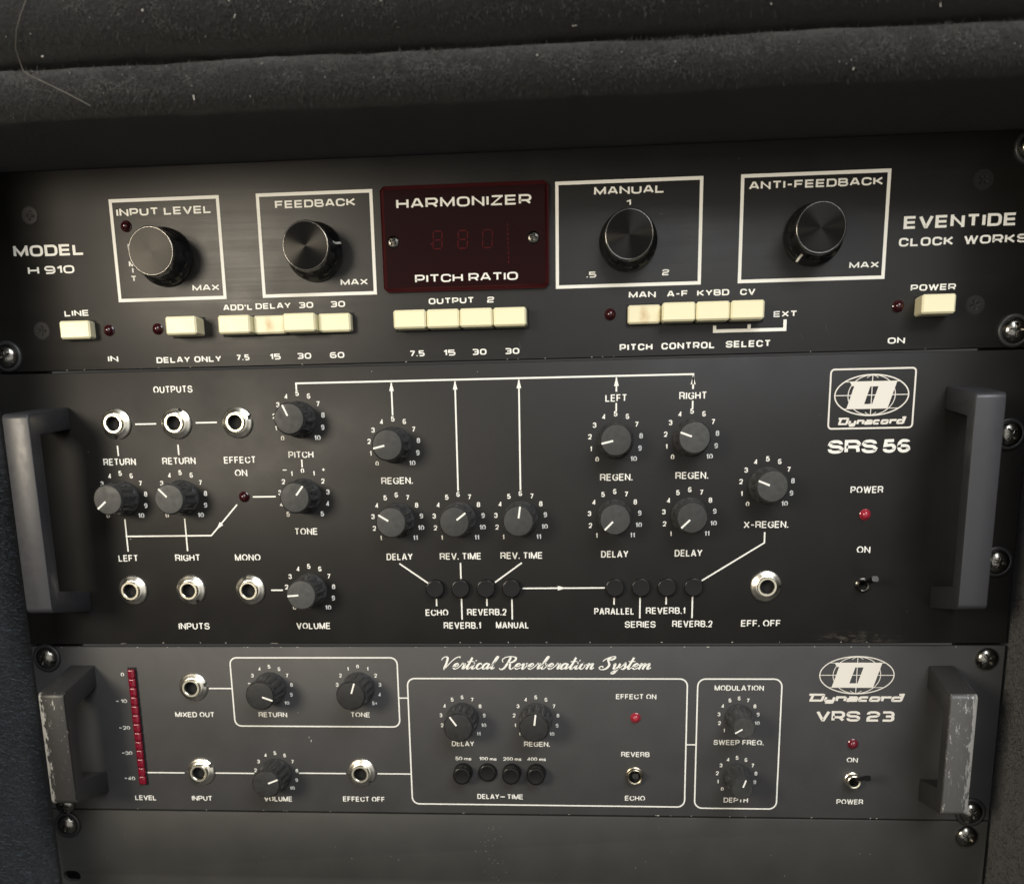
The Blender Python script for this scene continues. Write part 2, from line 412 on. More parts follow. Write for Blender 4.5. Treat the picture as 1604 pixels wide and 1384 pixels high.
def square_text(ink, txt, x0, x1, z, ht, wt=0.275, gap=0.19, space=0.75, glyphs=G, shear=0, q=1.32):
    base = []; fixed = 0.0
    for i, ch in enumerate(txt):
        if ch == ' ': base.append(0); fixed += space; continue
        wgl = glyphs[ch][0]; base.append(max(wgl, 0)); fixed += wt
        if i < len(txt) - 1 and txt[i + 1] != ' ': fixed += gap
    k = ((x1 - x0) / ht - fixed) / max(sum(b for b in base), 1e-6) if sum(base) else 1
    x = 0.0
    for i, ch in enumerate(txt):
        if ch == ' ': x += space; continue
        wd = base[i] * k
        for st in glyphs[ch][1]:
            pts, closed = rounded(st)
            line = []
            for (u, v) in pts:
                X = x + wt / 2 + u * wd; Z = wt / q / 2 + v * (1 - wt / q)
                line.append((x0 + (X + shear * Z) * ht, z + Z * ht))
            # break the stroke where it doubles back sharply, so no ribbon folds over itself
            runs = [[line[0]]]; nl = len(line)
            for li in range(1, nl):
                runs[-1].append(line[li])
                if li < nl - 1 and not closed:
                    d0 = (Vector(line[li]) - Vector(line[li - 1])).normalized(); d1 = (Vector(line[li + 1]) - Vector(line[li])).normalized()
                    if d0.dot(d1) < -0.25: runs.append([line[li]])
            for ri, run in enumerate(runs):
                if len(runs) > 1:
                    ext = 0.45 * wt * ht
                    if ri > 0: v = (Vector(run[0]) - Vector(run[1])).normalized() * ext; run[0] = (run[0][0] + v.x, run[0][1] + v.y)
                    if ri < len(runs) - 1: v = (Vector(run[-1]) - Vector(run[-2])).normalized() * ext; run[-1] = (run[-1][0] + v.x, run[-1][1] + v.y)
                cx_ = (x0 + x * ht, x0 + (x + wd + wt) * ht) if len(runs) > 1 and not shear else None
                ink.ribbon(run, wt * ht, closed, clampz=(z - 0.1 * ht if ch == '.' else z, z + ht) if glyphs is not LG else None, q=q, clampx=cx_)
        x += wd + wt + (gap if i < len(txt) - 1 and txt[i + 1] != ' ' else 0)

# ---- plain grotesque capitals and figures
GG = {
 'A': (.86, [[(0, -.06), (.46, 1), (.54, 1), (1, -.06)], [(.2, .27), (.8, .27)]]),
 'B': (.74, [[(0, 0), (0, 1), (.94, 1, .26), (.94, .52, .26), (.1, .52)], [(0, .52), (1, .52, .28), (1, 0, .28), (.1, 0)]]),
 'C': (.82, [[(1, .70), (1, 1, .5), (0, 1, .5), (0, 0, .5), (1, 0, .5), (1, .32)]]),
 'D': (.80, [[(0, 0), (0, 1), (1, 1, .48), (1, 0, .48), 'c']]),
 'E': (.66, [[(1, 1), (0, 1), (0, 0), (1, 0)], [(0, .52), (.93, .52)]]),
 'F': (.62, [[(1, 1), (0, 1), (0, 0)], [(0, .5), (.9, .5)]]),
 'G': (.84, [[(1, .72), (1, 1, .5), (0, 1, .5), (0, 0, .5), (1, 0, .5), (1, .44), (.56, .44)]]),
 'H': (.76, [[(0, 0), (0, 1)], [(1, 0), (1, 1)], [(0, .52), (1, .52)]]),
 'I': (0.0, [[(0, 0), (0, 1)]]),
 'L': (.60, [[(0, 1), (0, 0), (1, 0)]]),
 'M': (.92, [[(0, 0), (0, 1), (.5, .02), (1, 1), (1, 0)]]),
 'N': (.76, [[(0, 0), (0, 1), (1, 0), (1, 1)]]),
 'O': (.88, [[(0, 0, .5), (0, 1, .5), (1, 1, .5), (1, 0, .5), 'c']]),
 'P': (.72, [[(0, 0), (0, 1), (1, 1, .3), (1, .44, .3), (0, .44)]]),
 'Q': (.88, [[(0, 0, .5), (0, 1, .5), (1, 1, .5), (1, 0, .5), 'c'], [(.6, .25), (1.02, -.05)]]),
 'R': (.76, [[(0, 0), (0, 1), (1, 1, .3), (1, .47, .3), (0, .47)], [(.55, .47), (.93, .45, .2), (.97, 0)]]),
 'S': (.74, [[(.95, .74), (.95, 1, .42), (.03, 1, .45), (.03, .54, .3), (1, .48, .3), (1, 0, .45), (0, 0, .45), (0, .28)]]),
 'T': (.70, [[(0, 1), (1, 1)], [(.5, 1), (.5, 0)]]),
 'U': (.76, [[(0, 1), (0, 0, .48), (1, 0, .48), (1, 1)]]),
 'V': (.82, [[(0, 1.06), (.46, 0), (.54, 0), (1, 1.06)]]),
 'W': (1.22, [[(0, 1.06), (.25, 0), (.5, 1), (.75, 0), (1, 1.06)]]),
 'X': (.80, [[(0, 0), (1, 1)], [(0, 1), (1, 0)]]),
 'Y': (.80, [[(0, 1.04), (.5, .44), (1, 1.04)], [(.5, .5), (.5, 0)]]),
 '0': (.58, [[(0, 0, .5), (0, 1, .5), (1, 1, .5), (1, 0, .5), 'c']]),
 '1': (.26, [[(0, .74), (.7, .80, .2), (1, 1), (1, 0)]]),
 '2': (.58, [[(0, .70), (0, 1, .45), (1, 1, .45), (1, .5, .3), (0, 0), (1, 0)]]),
 '3': (.58, [[(.02, .74), (.02, 1, .42), (.95, 1, .42), (.95, .53, .3), (.4, .53)], [(.6, .53), (1, .53, .3), (1, 0, .45), (0, 0, .45), (0, .26)]]),
 '4': (.62, [[(.74, 0), (.74, 1), (0, .27), (1, .27)]]),
 '5': (.58, [[(.94, 1), (.12, 1), (.05, .55), (1, .64, .4), (1, 0, .45), (0, 0, .45), (0, .25)]]),
 '6': (.58, [[(.95, .87), (.9, 1, .4), (0, 1, .5), (0, 0, .45), (1, 0, .45), (1, .52, .35), (0, .52, .35), (0, .36)]]),
 '7': (.56, [[(0, 1), (1, 1), (.35, 0)]]),
 '8': (.58, [[(.06, .53, .35), (.06, 1, .4), (.94, 1, .4), (.94, .53, .35), 'c'], [(0, 0, .4), (0, .53, .35), (1, .53, .35), (1, 0, .4), 'c']]),
 '9': (.58, [[(.05, .13), (.1, 0, .4), (1, 0, .5), (1, 1, .45), (0, 1, .45), (0, .48, .35), (1, .48, .35), (1, .64)]]),
 '.': (0.0, [[(0, -.06), (0, .1)]]),
 '-': (.5, [[(0, .45), (1, .45)]]),
 '+': (.5, [[(0, .45), (1, .45)], [(.5, .1), (.5, .8)]]),
 'm': (.8, [[(0, 0), (0, .58)], [(0, .58), (.5, .58, .2), (.5, 0)], [(.5, .58), (1, .58, .2), (1, 0)]]),
 's': (.44, [[(1, .5), (.9, .58, .1), (0, .58, .2), (0, .3, .15), (1, .26, .15), (1, 0, .2), (0, 0, .2), (0, .1)]]),
}
# ---- italic square lower-case used by the maker's wordmark
def rounded(pts):
    closed = pts[-1] == 'c'
    if closed: pts = pts[:-1]
    out = []; n = len(pts)
    for i, p in enumerate(pts):
        if len(p) < 3 or (not closed and i in (0, n - 1)): out.append(p[:2]); continue
        a = Vector(pts[i - 1][:2]); b = Vector(p[:2]); c = Vector(pts[(i + 1) % n][:2])
        f1 = 0.92 if not closed and i == 1 else 0.5; f2 = 0.92 if not closed and i == n - 2 else 0.5
        r1 = min(p[2], (a - b).length * f1); r2 = min(p[2], (c - b).length * f2)
        s0 = b + (a - b).normalized() * r1; s1 = b + (c - b).normalized() * r2
        for k in range(6):
            t = k / 5; q = s0 * (1 - t) ** 2 + b * 2 * t * (1 - t) * 0.86 + (s0 + s1) * t * (1 - t) * 0.14 + s1 * t * t
            out.append((q.x, q.y))
    return out, closed
def square_text(ink, txt, x0, x1, z, ht, wt=0.275, gap=0.19, space=0.75, glyphs=G, shear=0, q=1.32):
    base = []; fixed = 0.0
    for i, ch in enumerate(txt):
        if ch == ' ': base.append(0); fixed += space; continue
        wgl = glyphs[ch][0]; base.append(max(wgl, 0)); fixed += wt
        if i < len(txt) - 1 and txt[i + 1] != ' ': fixed += gap
    k = ((x1 - x0) / ht - fixed) / max(sum(b for b in base), 1e-6) if sum(base) else 1
    x = 0.0
    for i, ch in enumerate(txt):
        if ch == ' ': x += space; continue
        wd = base[i] * k
        for st in glyphs[ch][1]:
            pts, closed = rounded(st)
            line = []
            for (u, v) in pts:
                X = x + wt / 2 + u * wd; Z = wt / q / 2 + v * (1 - wt / q)
                line.append((x0 + (X + shear * Z) * ht, z + Z * ht))
            # break the stroke where it doubles back sharply, so no ribbon folds over itself
            runs = [[line[0]]]; nl = len(line)
            for li in range(1, nl):
                runs[-1].append(line[li])
                if li < nl - 1 and not closed:
                    d0 = (Vector(line[li]) - Vector(line[li - 1])).normalized(); d1 = (Vector(line[li + 1]) - Vector(line[li])).normalized()
                    if d0.dot(d1) < -0.25: runs.append([line[li]])
            for ri, run in enumerate(runs):
                if len(runs) > 1:
                    ext = 0.45 * wt * ht
                    if ri > 0: v = (Vector(run[0]) - Vector(run[1])).normalized() * ext; run[0] = (run[0][0] + v.x, run[0][1] + v.y)
                    if ri < len(runs) - 1: v = (Vector(run[-1]) - Vector(run[-2])).normalized() * ext; run[-1] = (run[-1][0] + v.x, run[-1][1] + v.y)
                cx_ = (x0 + x * ht, x0 + (x + wd + wt) * ht) if len(runs) > 1 and not shear else None
                ink.ribbon(run, wt * ht, closed, clampz=(z - 0.1 * ht if ch == '.' else z, z + ht) if glyphs is not LG else None, q=q, clampx=cx_)
        x += wd + wt + (gap if i < len(txt) - 1 and txt[i + 1] != ' ' else 0)

# ---- plain grotesque capitals and figures
GG = {
 'A': (.86, [[(0, -.06), (.46, 1), (.54, 1), (1, -.06)], [(.2, .27), (.8, .27)]]),
 'B': (.74, [[(0, 0), (0, 1), (.94, 1, .26), (.94, .52, .26), (.1, .52)], [(0, .52), (1, .52, .28), (1, 0, .28), (.1, 0)]]),
 'C': (.82, [[(1, .70), (1, 1, .5), (0, 1, .5), (0, 0, .5), (1, 0, .5), (1, .32)]]),
 'D': (.80, [[(0, 0), (0, 1), (1, 1, .48), (1, 0, .48), 'c']]),
 'E': (.66, [[(1, 1), (0, 1), (0, 0), (1, 0)], [(0, .52), (.93, .52)]]),
 'F': (.62, [[(1, 1), (0, 1), (0, 0)], [(0, .5), (.9, .5)]]),
 'G': (.84, [[(1, .72), (1, 1, .5), (0, 1, .5), (0, 0, .5), (1, 0, .5), (1, .44), (.56, .44)]]),
 'H': (.76, [[(0, 0), (0, 1)], [(1, 0), (1, 1)], [(0, .52), (1, .52)]]),
 'I': (0.0, [[(0, 0), (0, 1)]]),
 'L': (.60, [[(0, 1), (0, 0), (1, 0)]]),
 'M': (.92, [[(0, 0), (0, 1), (.5, .02), (1, 1), (1, 0)]]),
 'N': (.76, [[(0, 0), (0, 1), (1, 0), (1, 1)]]),
 'O': (.88, [[(0, 0, .5), (0, 1, .5), (1, 1, .5), (1, 0, .5), 'c']]),
 'P': (.72, [[(0, 0), (0, 1), (1, 1, .3), (1, .44, .3), (0, .44)]]),
 'Q': (.88, [[(0, 0, .5), (0, 1, .5), (1, 1, .5), (1, 0, .5), 'c'], [(.6, .25), (1.02, -.05)]]),
 'R': (.76, [[(0, 0), (0, 1), (1, 1, .3), (1, .47, .3), (0, .47)], [(.55, .47), (.93, .45, .2), (.97, 0)]]),
 'S': (.74, [[(.95, .74), (.95, 1, .42), (.03, 1, .45), (.03, .54, .3), (1, .48, .3), (1, 0, .45), (0, 0, .45), (0, .28)]]),
 'T': (.70, [[(0, 1), (1, 1)], [(.5, 1), (.5, 0)]]),
 'U': (.76, [[(0, 1), (0, 0, .48), (1, 0, .48), (1, 1)]]),
 'V': (.82, [[(0, 1.06), (.46, 0), (.54, 0), (1, 1.06)]]),
 'W': (1.22, [[(0, 1.06), (.25, 0), (.5, 1), (.75, 0), (1, 1.06)]]),
 'X': (.80, [[(0, 0), (1, 1)], [(0, 1), (1, 0)]]),
 'Y': (.80, [[(0, 1.04), (.5, .44), (1, 1.04)], [(.5, .5), (.5, 0)]]),
 '0': (.58, [[(0, 0, .5), (0, 1, .5), (1, 1, .5), (1, 0, .5), 'c']]),
 '1': (.26, [[(0, .74), (.7, .80, .2), (1, 1), (1, 0)]]),
 '2': (.58, [[(0, .70), (0, 1, .45), (1, 1, .45), (1, .5, .3), (0, 0), (1, 0)]]),
 '3': (.58, [[(.02, .74), (.02, 1, .42), (.95, 1, .42), (.95, .53, .3), (.4, .53)], [(.6, .53), (1, .53, .3), (1, 0, .45), (0, 0, .45), (0, .26)]]),
 '4': (.62, [[(.74, 0), (.74, 1), (0, .27), (1, .27)]]),
 '5': (.58, [[(.94, 1), (.12, 1), (.05, .55), (1, .64, .4), (1, 0, .45), (0, 0, .45), (0, .25)]]),
 '6': (.58, [[(.95, .87), (.9, 1, .4), (0, 1, .5), (0, 0, .45), (1, 0, .45), (1, .52, .35), (0, .52, .35), (0, .36)]]),
 '7': (.56, [[(0, 1), (1, 1), (.35, 0)]]),
 '8': (.58, [[(.06, .53, .35), (.06, 1, .4), (.94, 1, .4), (.94, .53, .35), 'c'], [(0, 0, .4), (0, .53, .35), (1, .53, .35), (1, 0, .4), 'c']]),
 '9': (.58, [[(.05, .13), (.1, 0, .4), (1, 0, .5), (1, 1, .45), (0, 1, .45), (0, .48, .35), (1, .48, .35), (1, .64)]]),
 '.': (0.0, [[(0, -.06), (0, .1)]]),
 '-': (.5, [[(0, .45), (1, .45)]]),
 '+': (.5, [[(0, .45), (1, .45)], [(.5, .1), (.5, .8)]]),
 'm': (.8, [[(0, 0), (0, .58)], [(0, .58), (.5, .58, .2), (.5, 0)], [(.5, .58), (1, .58, .2), (1, 0)]]),
 's': (.44, [[(1, .5), (.9, .58, .1), (0, .58, .2), (0, .3, .15), (1, .26, .15), (1, 0, .2), (0, 0, .2), (0, .1)]]),
}
# ---- italic square lower-case used by the maker's wordmark
LG = {
 'y': (0.62, [[(0, .55), (0, -.08, .1), (1, -.08)], [(1, .55), (1, -.42, .1), (.1, -.42)]]),
 'n': (0.62, [[(-.2, .55), (1, .55, .15), (1, -.1)], [(0, .55), (0, -.1)]]),
 'a': (0.62, [[(0, .55), (1, .55, .15), (1, -.06), (0, -.06), (0, .25), (1, .25)]]),
 'c': (0.58, [[(1, .55), (0, .55, .15), (0, -.06, .1), (1, -.06)]]),
 'o': (0.62, [[(0, -.06, .12), (0, .55, .12), (1, .55, .12), (1, -.06, .12), 'c']]),
 'r': (0.55, [[(-.25, .55), (1, .55), (1, .38)], [(0.05, .55), (0.05, -.1)]]),
 'd': (0.66, [[(1, .55), (0, .55, .12), (0, -.06, .12), (1, -.06)], [(.55, 1.02), (1, 1.02), (1, -.1)]]),
 'D': (0.95, [[(-.18, 1), (1, 1, .1), (1, -.06, .1), (0, -.06)], [(.12, 1), (.12, -.06)]]),
}
def wordmark(ink, x0, x1, z, ht):
    sh = 0.32
    square_text(ink, 'Dynacord', x0, x1 - sh * ht * 0.7, z, ht, wt=0.33, gap=0.08, glyphs=LG, shear=sh, q=1.22)

# ---- formal script lettering
SG = {
 'V': (.66, [[(-.1, .72), (-.06, .9), (.08, .98), (.2, .88), (.24, .5), (.24, 0), (.42, .45), (.62, .85), (.82, .98), (.86, .9)]]),
 'R': (.74, [[(.34, .95), (.30, .5), (.2, .08), (.04, -.02), (-.06, .1)], [(.02, .55), (-.08, .75), (.06, .95), (.36, 1.0), (.62, .92), (.64, .7), (.48, .54), (.30, .5), (.44, .42), (.5, .15), (.6, 0), (.74, .16)]]),
 'S': (.66, [[(.0, .62), (.1, .8), (.4, .98), (.56, .98), (.56, .84), (.4, .72), (.32, .8), (.36, .95)], [(.36, .95), (.26, .74), (.36, .52), (.44, .3), (.34, .05), (.1, -.02), (-.06, .12), (.04, .24), (.16, .16)]]),
 'e': (.36, [[(0, .14), (.2, .22), (.3, .36), (.22, .45), (.1, .36), (.07, .16), (.16, .01), (.27, .05), (.36, .14)]]),
 'r': (.36, [[(0, .14), (.1, .34), (.13, .47), (.19, .40), (.29, .41), (.25, .2), (.25, .04), (.31, .03), (.36, .14)]]),
 't': (.30, [[(0, .14), (.12, .4), (.2, .92)], [(.2, .92), (.15, .45), (.12, .12), (.18, .0), (.30, .14)], [(.0, .60), (.36, .62)]]),
 'i': (.28, [[(0, .14), (.12, .45), (.10, .2), (.13, .02), (.2, .03), (.28, .14)], [(.16, .64), (.2, .72)]]),
 'c': (.35, [[(.29, .33), (.27, .44), (.17, .45), (.08, .33), (.07, .14), (.15, .01), (.25, .04), (.35, .14)]]),
 'a': (.46, [[(.34, .38), (.24, .46), (.1, .36), (.06, .14), (.13, .01), (.24, .1), (.34, .34), (.36, .45)], [(.36, .45), (.32, .15), (.36, .01), (.46, .14)]]),
 'l': (.27, [[(0, .14), (.16, .5), (.26, .9), (.24, 1.0), (.17, .92), (.11, .5), (.10, .12), (.15, .01), (.27, .14)]]),
 'v': (.38, [[(0, .3), (.06, .44), (.12, .36), (.12, .06), (.19, .01), (.31, .26), (.31, .44), (.27, .38), (.38, .36)]]),
 'b': (.38, [[(0, .14), (.16, .5), (.26, .9), (.24, 1.0), (.17, .92), (.10, .5), (.08, .12), (.15, .01), (.27, .1), (.31, .3), (.26, .42), (.27, .36), (.38, .36)]]),
 'o': (.38, [[(.2, .45), (.09, .36), (.06, .14), (.14, .01), (.26, .1), (.3, .32), (.2, .45), (.24, .36), (.38, .36)]]),
 'n': (.46, [[(0, .3), (.07, .45), (.11, .38), (.06, .0)], [(.07, .06), (.18, .36), (.28, .45), (.32, .38), (.29, .1), (.35, .01), (.46, .14)]]),
 's': (.34, [[(0, .14), (.12, .3), (.19, .5), (.25, .3), (.27, .12), (.19, .0), (.08, .06)], [(.19, .0), (.28, .06), (.34, .14)]]),
 'y': (.42, [[(0, .3), (.06, .44), (.1, .36), (.09, .08), (.17, .02), (.28, .2), (.35, .45)], [(.35, .45), (.31, .05), (.22, -.28), (.1, -.34), (.08, -.22), (.42, .14)]]),
 'm': (.70, [[(0, .3), (.07, .45), (.11, .38), (.06, .0)], [(.07, .06), (.18, .36), (.27, .45), (.3, .36), (.27, .0)], [(.28, .06), (.4, .36), (.5, .45), (.54, .38), (.51, .1), (.57, .01), (.70, .14)]]),
}
def smooth_pts(p, n=6):
    out = []
    for i in range(len(p) - 1):
        p0 = Vector(p[max(i - 1, 0)]); p1 = Vector(p[i]); p2 = Vector(p[i + 1]); p3 = Vector(p[min(i + 2, len(p) - 1)])
        for k in range(n):
            t = k / n
            q = 0.5 * ((2 * p1) + (p2 - p0) * t + (2 * p0 - 5 * p1 + 4 * p2 - p3) * t * t + (3 * p1 - p0 - 3 * p2 + p3) * t ** 3)
            out.append((q.x, q.y))
    out.append(tuple(p[-1])); return out
def script_text(ink, txt, x0, x1, z, ht):
    tot = sum(.34 if c == ' ' else SG[c][0] for c in txt)
    sl = 0.42; k = (x1 - x0 - sl * ht * .5) / (tot * ht); x = 0.06
    for c in txt:
        if c == ' ': x += .34; continue
        for st in SG[c][1]:
            pts = [(x0 + ((x + a) * k + sl * b) * ht, z + b * ht) for a, b in smooth_pts(st)]
            ink.ribbon(pts, 0.1, width=lambda t, d: ht * (0.07 + 0.10 * max(0.0, -(d.y * 0.92 + d.x * 0.25) if d.y < 0 else 0)))
        x += SG[c][0]

# ------------------------------------------------------------------ parts library (meshes are built once and shared)
def knob_flutes(n, depth, hmin, hmax):
    def f(r, h, a):
        if hmin < h < hmax: return r - depth * (0.5 - 0.5 * math.cos(n * a)) ** 0.7, h
        return r, h
    return f
ME = {}
ME['knob'] = mesh('knob', lathe([(8.5, 0.0), (8.5, 0.9), (8.1, 1.5), (7.95, 2.2), (7.5, 13.4), (7.45, 14.2), (7.25, 14.9), (7.05, 15.15), (6.9, 15.0), (0, 14.98)], 96, knob_flutes(12, 0.75, 1.8, 13.8)), M['knob'], 35)
ME['knob_face'] = mesh('knob_face', lathe([(6.88, 14.9), (6.86, 15.55), (6.6, 15.8), (6.3, 15.84), (0, 15.86)], 64), M['knob_top'], 35)
ME['knob_pointer'] = mesh('pointer_line', box_bm(-.42, .42, 1.4, 6.75, 15.80, 15.93), M['ink'])
ME['small_knob'] = mesh('small_knob', lathe([(6.7, 0), (6.7, .8), (6.45, 1.4), (6.3, 2.0), (5.6, 17.8), (5.5, 18.6), (5.25, 19.1), (5.1, 19.1), (0, 19.08)], 96, knob_flutes(10, 0.6, 1.7, 17.8)), M['knob'], 35)
ME['small_face'] = mesh('knob_face', lathe([(5.08, 19.0), (5.06, 19.7), (4.8, 20.0), (0, 20.02)], 64), M['knob_top'], 35)
ME['small_pointer'] = mesh('pointer_line', box_bm(-.36, .36, 1.0, 4.9, 19.96, 20.10), M['ink'])
ME['tall_knob'] = mesh('knob', lathe([(8.3, 0.0), (8.3, 0.9), (8.1, 1.4), (8.0, 2.2), (7.6, 14.6), (7.5, 15.6), (7.3, 16.4), (7.1, 16.7), (6.95, 16.6), (0, 16.58)], 96, knob_flutes(13, 0.75, 1.8, 15.2)), M['knob'], 35)
ME['tall_face'] = mesh('knob_face', lathe([(6.93, 16.5), (6.9, 17.1), (6.65, 17.35), (6.3, 17.4), (0, 17.42)], 64), M['knob_dark'], 35)
ME['tall_pointer'] = mesh('pointer_line', box_bm(-.4, .4, 1.4, 6.8, 17.36, 17.50), M['ink'])
# big knob: skirt, gripped body, polished bezel, spun cap
def grips(r, h, a):
    if 3.2 < h < 11.2: return r - 0.55 * (0.5 - 0.5 * math.cos(10 * a)) ** 2, h
    return r, h
ME['big_knob'] = mesh('selector_knob', lathe([(12.9, 0.4), (12.9, 1.6), (12.6, 2.0), (11.9, 2.5), (11.3, 3.3), (10.95, 4.5), (10.75, 11.0), (10.75, 14.0), (10.6, 14.6), (10.2, 14.8), (0, 14.78)], 120, grips), M['gloss'], 30)
M['bezel'] = simple('polished_black_chrome', (0.17, 0.165, 0.155), 0.17, 1.0)
ME['bezel'] = mesh('bezel_ring', lathe([(10.62, 14.3), (10.66, 15.1), (10.45, 15.6), (10.1, 15.85), (9.95, 15.8), (9.9, 15.5)], 96), M['bezel'], 60)
ME['cap'] = mesh('knob_cap', lathe([(9.95, 15.4), (9.9, 15.62), (9.0, 15.66), (5, 15.68), (2, 15.69), (0, 15.7)], 96), M['spun'], 60)
def big_pointer():
    bm = bmesh.new()
    prof = [(12.95, 0.6), (12.96, 1.62), (12.66, 2.08), (11.96, 2.6), (11.38, 3.36), (11.05, 4.5), (10.9, 8.0)]
    rows = [[bm.verts.new(P(s * .5, r, h + .03)) for s in (-1, 1)] for r, h in prof]
    for a, b in zip(rows, rows[1:]): bm.faces.new((a[0], a[1], b[1], b[0]))
    return bm
ME['big_pointer'] = mesh('pointer_line', big_pointer(), M['ink'], 60)
def jack_nut(r, h, a):
    if r > 5.9 and abs((a if a < math.pi else a - 2 * math.pi)) < 0.12: return 5.85, h
    return r, h
ME['nut'] = mesh('jack', lathe([(7.35, 0.0), (7.35, 0.7), (7.15, .95), (6.6, 1.2), (5.9, 1.55), (5.2, 1.95), (4.75, 2.2), (4.6, 2.2)], 120, jack_nut), M['chrome'], 30)
ME['collar'] = mesh('jack_collar', lathe([(4.62, 1.6), (4.6, 3.9), (4.35, 4.15), (3.55, 4.15), (3.25, 3.9), (3.2, 0.3)], 64), M['chrome_ring'], 35)
ME['bore'] = mesh('jack_bore', lathe([(3.19, 2.6), (3.17, 0.25), (0, 0.24)], 48), M['slot'], 35)
def dome(r, h0, hd, seg=32, flange=0.4):
    pr = [(r + flange, 0.05), (r + flange, h0 * .6), (r, h0)]
    for k in range(1, 9):
        a = math.pi / 2 * k / 8; pr.append((r * math.cos(a) if k < 8 else 0, h0 + hd * math.sin(a)))
    return lathe(pr, seg)
for nm in ('led_dark', 'led', 'led_dim'):
    ME[nm] = mesh('indicator_lamp', dome(2.15, 0.6, 1.9), M[nm], 50)
def push(r, h, f=0.55): return lathe([(r, -.2), (r, h - f), (r - f * .3, h - f * .3), (r - f, h), (r - f - .4, h - .04), (0, h - .05)], 56)
ME['hole'] = mesh('hole_shade', lathe([(5.0, .06), (4.2, .045), (0, .04)], 48), M['slot'])  # flat dark disc, the shade of an uncut hole put into its colour
def dish_screw(rad, dome_h, flat, cross_w, cross_l, depth, seg=64):
    bm = bmesh.new(); nr = 22
    def f(x, z):
        r = math.hypot(x, z)
        h = dome_h * math.sqrt(max(0, 1 - (r / rad) ** 2 * 0.92)) if not flat else dome_h - 0.05 * r / rad
        c = 0
        for (u, v) in ((x, z), (z, x)):
            if abs(v) < cross_l:
                c = max(c, min(1, max(0, (cross_w - abs(u)) / 0.22)) * min(1, (cross_l - abs(v)) / 0.5))
        return h - depth * c
    rings = [[bm.verts.new(P(0, 0, f(0, 0)))]]
    for k in range(1, nr + 1):
        r = rad * k / nr
        rings.append([bm.verts.new(P(r * math.sin(2 * math.pi * i / seg), r * math.cos(2 * math.pi * i / seg), f(r * math.sin(2 * math.pi * i / seg), r * math.cos(2 * math.pi * i / seg)))) for i in range(seg)])
    rings.append([bm.verts.new(P(v.co.x / MM, v.co.z / MM, 0.0)) for v in rings[-1]])
    if flat:
        o = [bm.verts.new(P(v.co.x / MM * 1.12, v.co.z / MM * 1.12, 0.04)) for v in rings[-1]]; q = [bm.verts.new(P(v.co.x / MM, v.co.z / MM, 0.04)) for v in rings[-1]]
        for i in range(seg): bm.faces.new((q[i], o[i], o[(i + 1) % seg], q[(i + 1) % seg])).material_index = 1
    for A, B in zip(rings, rings[1:]):
        for i in range(seg):
            j = (i + 1) % seg
            bm.faces.new((A[0], B[i], B[j]) if len(A) == 1 else (A[i], B[i], B[j], A[j]))
    return bm
ME['screw_head'] = mesh('screw_head', dish_screw(5.3, 3.2, False, 0.75, 2.9, 1.7), M['black_screw'], 40)
ME['cup'] = mesh('cup_washer', lathe([(7.3, 0.0), (7.2, .7), (6.7, 1.2), (6.0, 1.3), (5.3, 1.1), (4.9, .6)], 64), M['washer'], 40)
ME['flush'] = mesh('panel_screw', dish_screw(3.7, 0.28, True, 0.55, 2.2, 0.2), [M['flush_screw'], M['slot']], 40)
ME['display_screw'] = mesh('display_screw', dish_screw(2.7, 0.9, False, 0.5, 1.6, 0.6), M['dark_metal'], 40)

def knob(parent, x, z, ang, kind='knob'):
    """ang: pointer direction in degrees clockwise from straight up"""
    if kind == 'big':
        k = link('knob', ME['big_knob'], parent, x, z, 0, ang)
        link('bezel_ring', ME['bezel'], k, x, z, 0); link('knob_cap', ME['cap'], k, x, z, 0); link('pointer_line', ME['big_pointer'], k, x, z, 0)
    else:
        a, b, c = {'knob': ('knob', 'knob_face', 'knob_pointer'), 'tall': ('tall_knob', 'tall_face', 'tall_pointer'), 'small': ('small_knob', 'small_face', 'small_pointer')}[kind]
        k = link('knob', ME[a], parent, x, z, 0, ang)
        link('knob_face', ME[b], k, x, z, 0); link('pointer_line', ME[c], k, x, z, 0)
    return k
def jack(parent, x, z, ang):
    k = link('jack', ME['nut'], parent, x, z, 0, ang)
    link('jack_collar', ME['collar'], k, x, z, 0); link('jack_bore', ME['bore'], k, x, z, 0)
def dirang(dx, dy): return math.degrees(math.atan2(dx, -dy))     # picture direction (y down) to clockwise angle

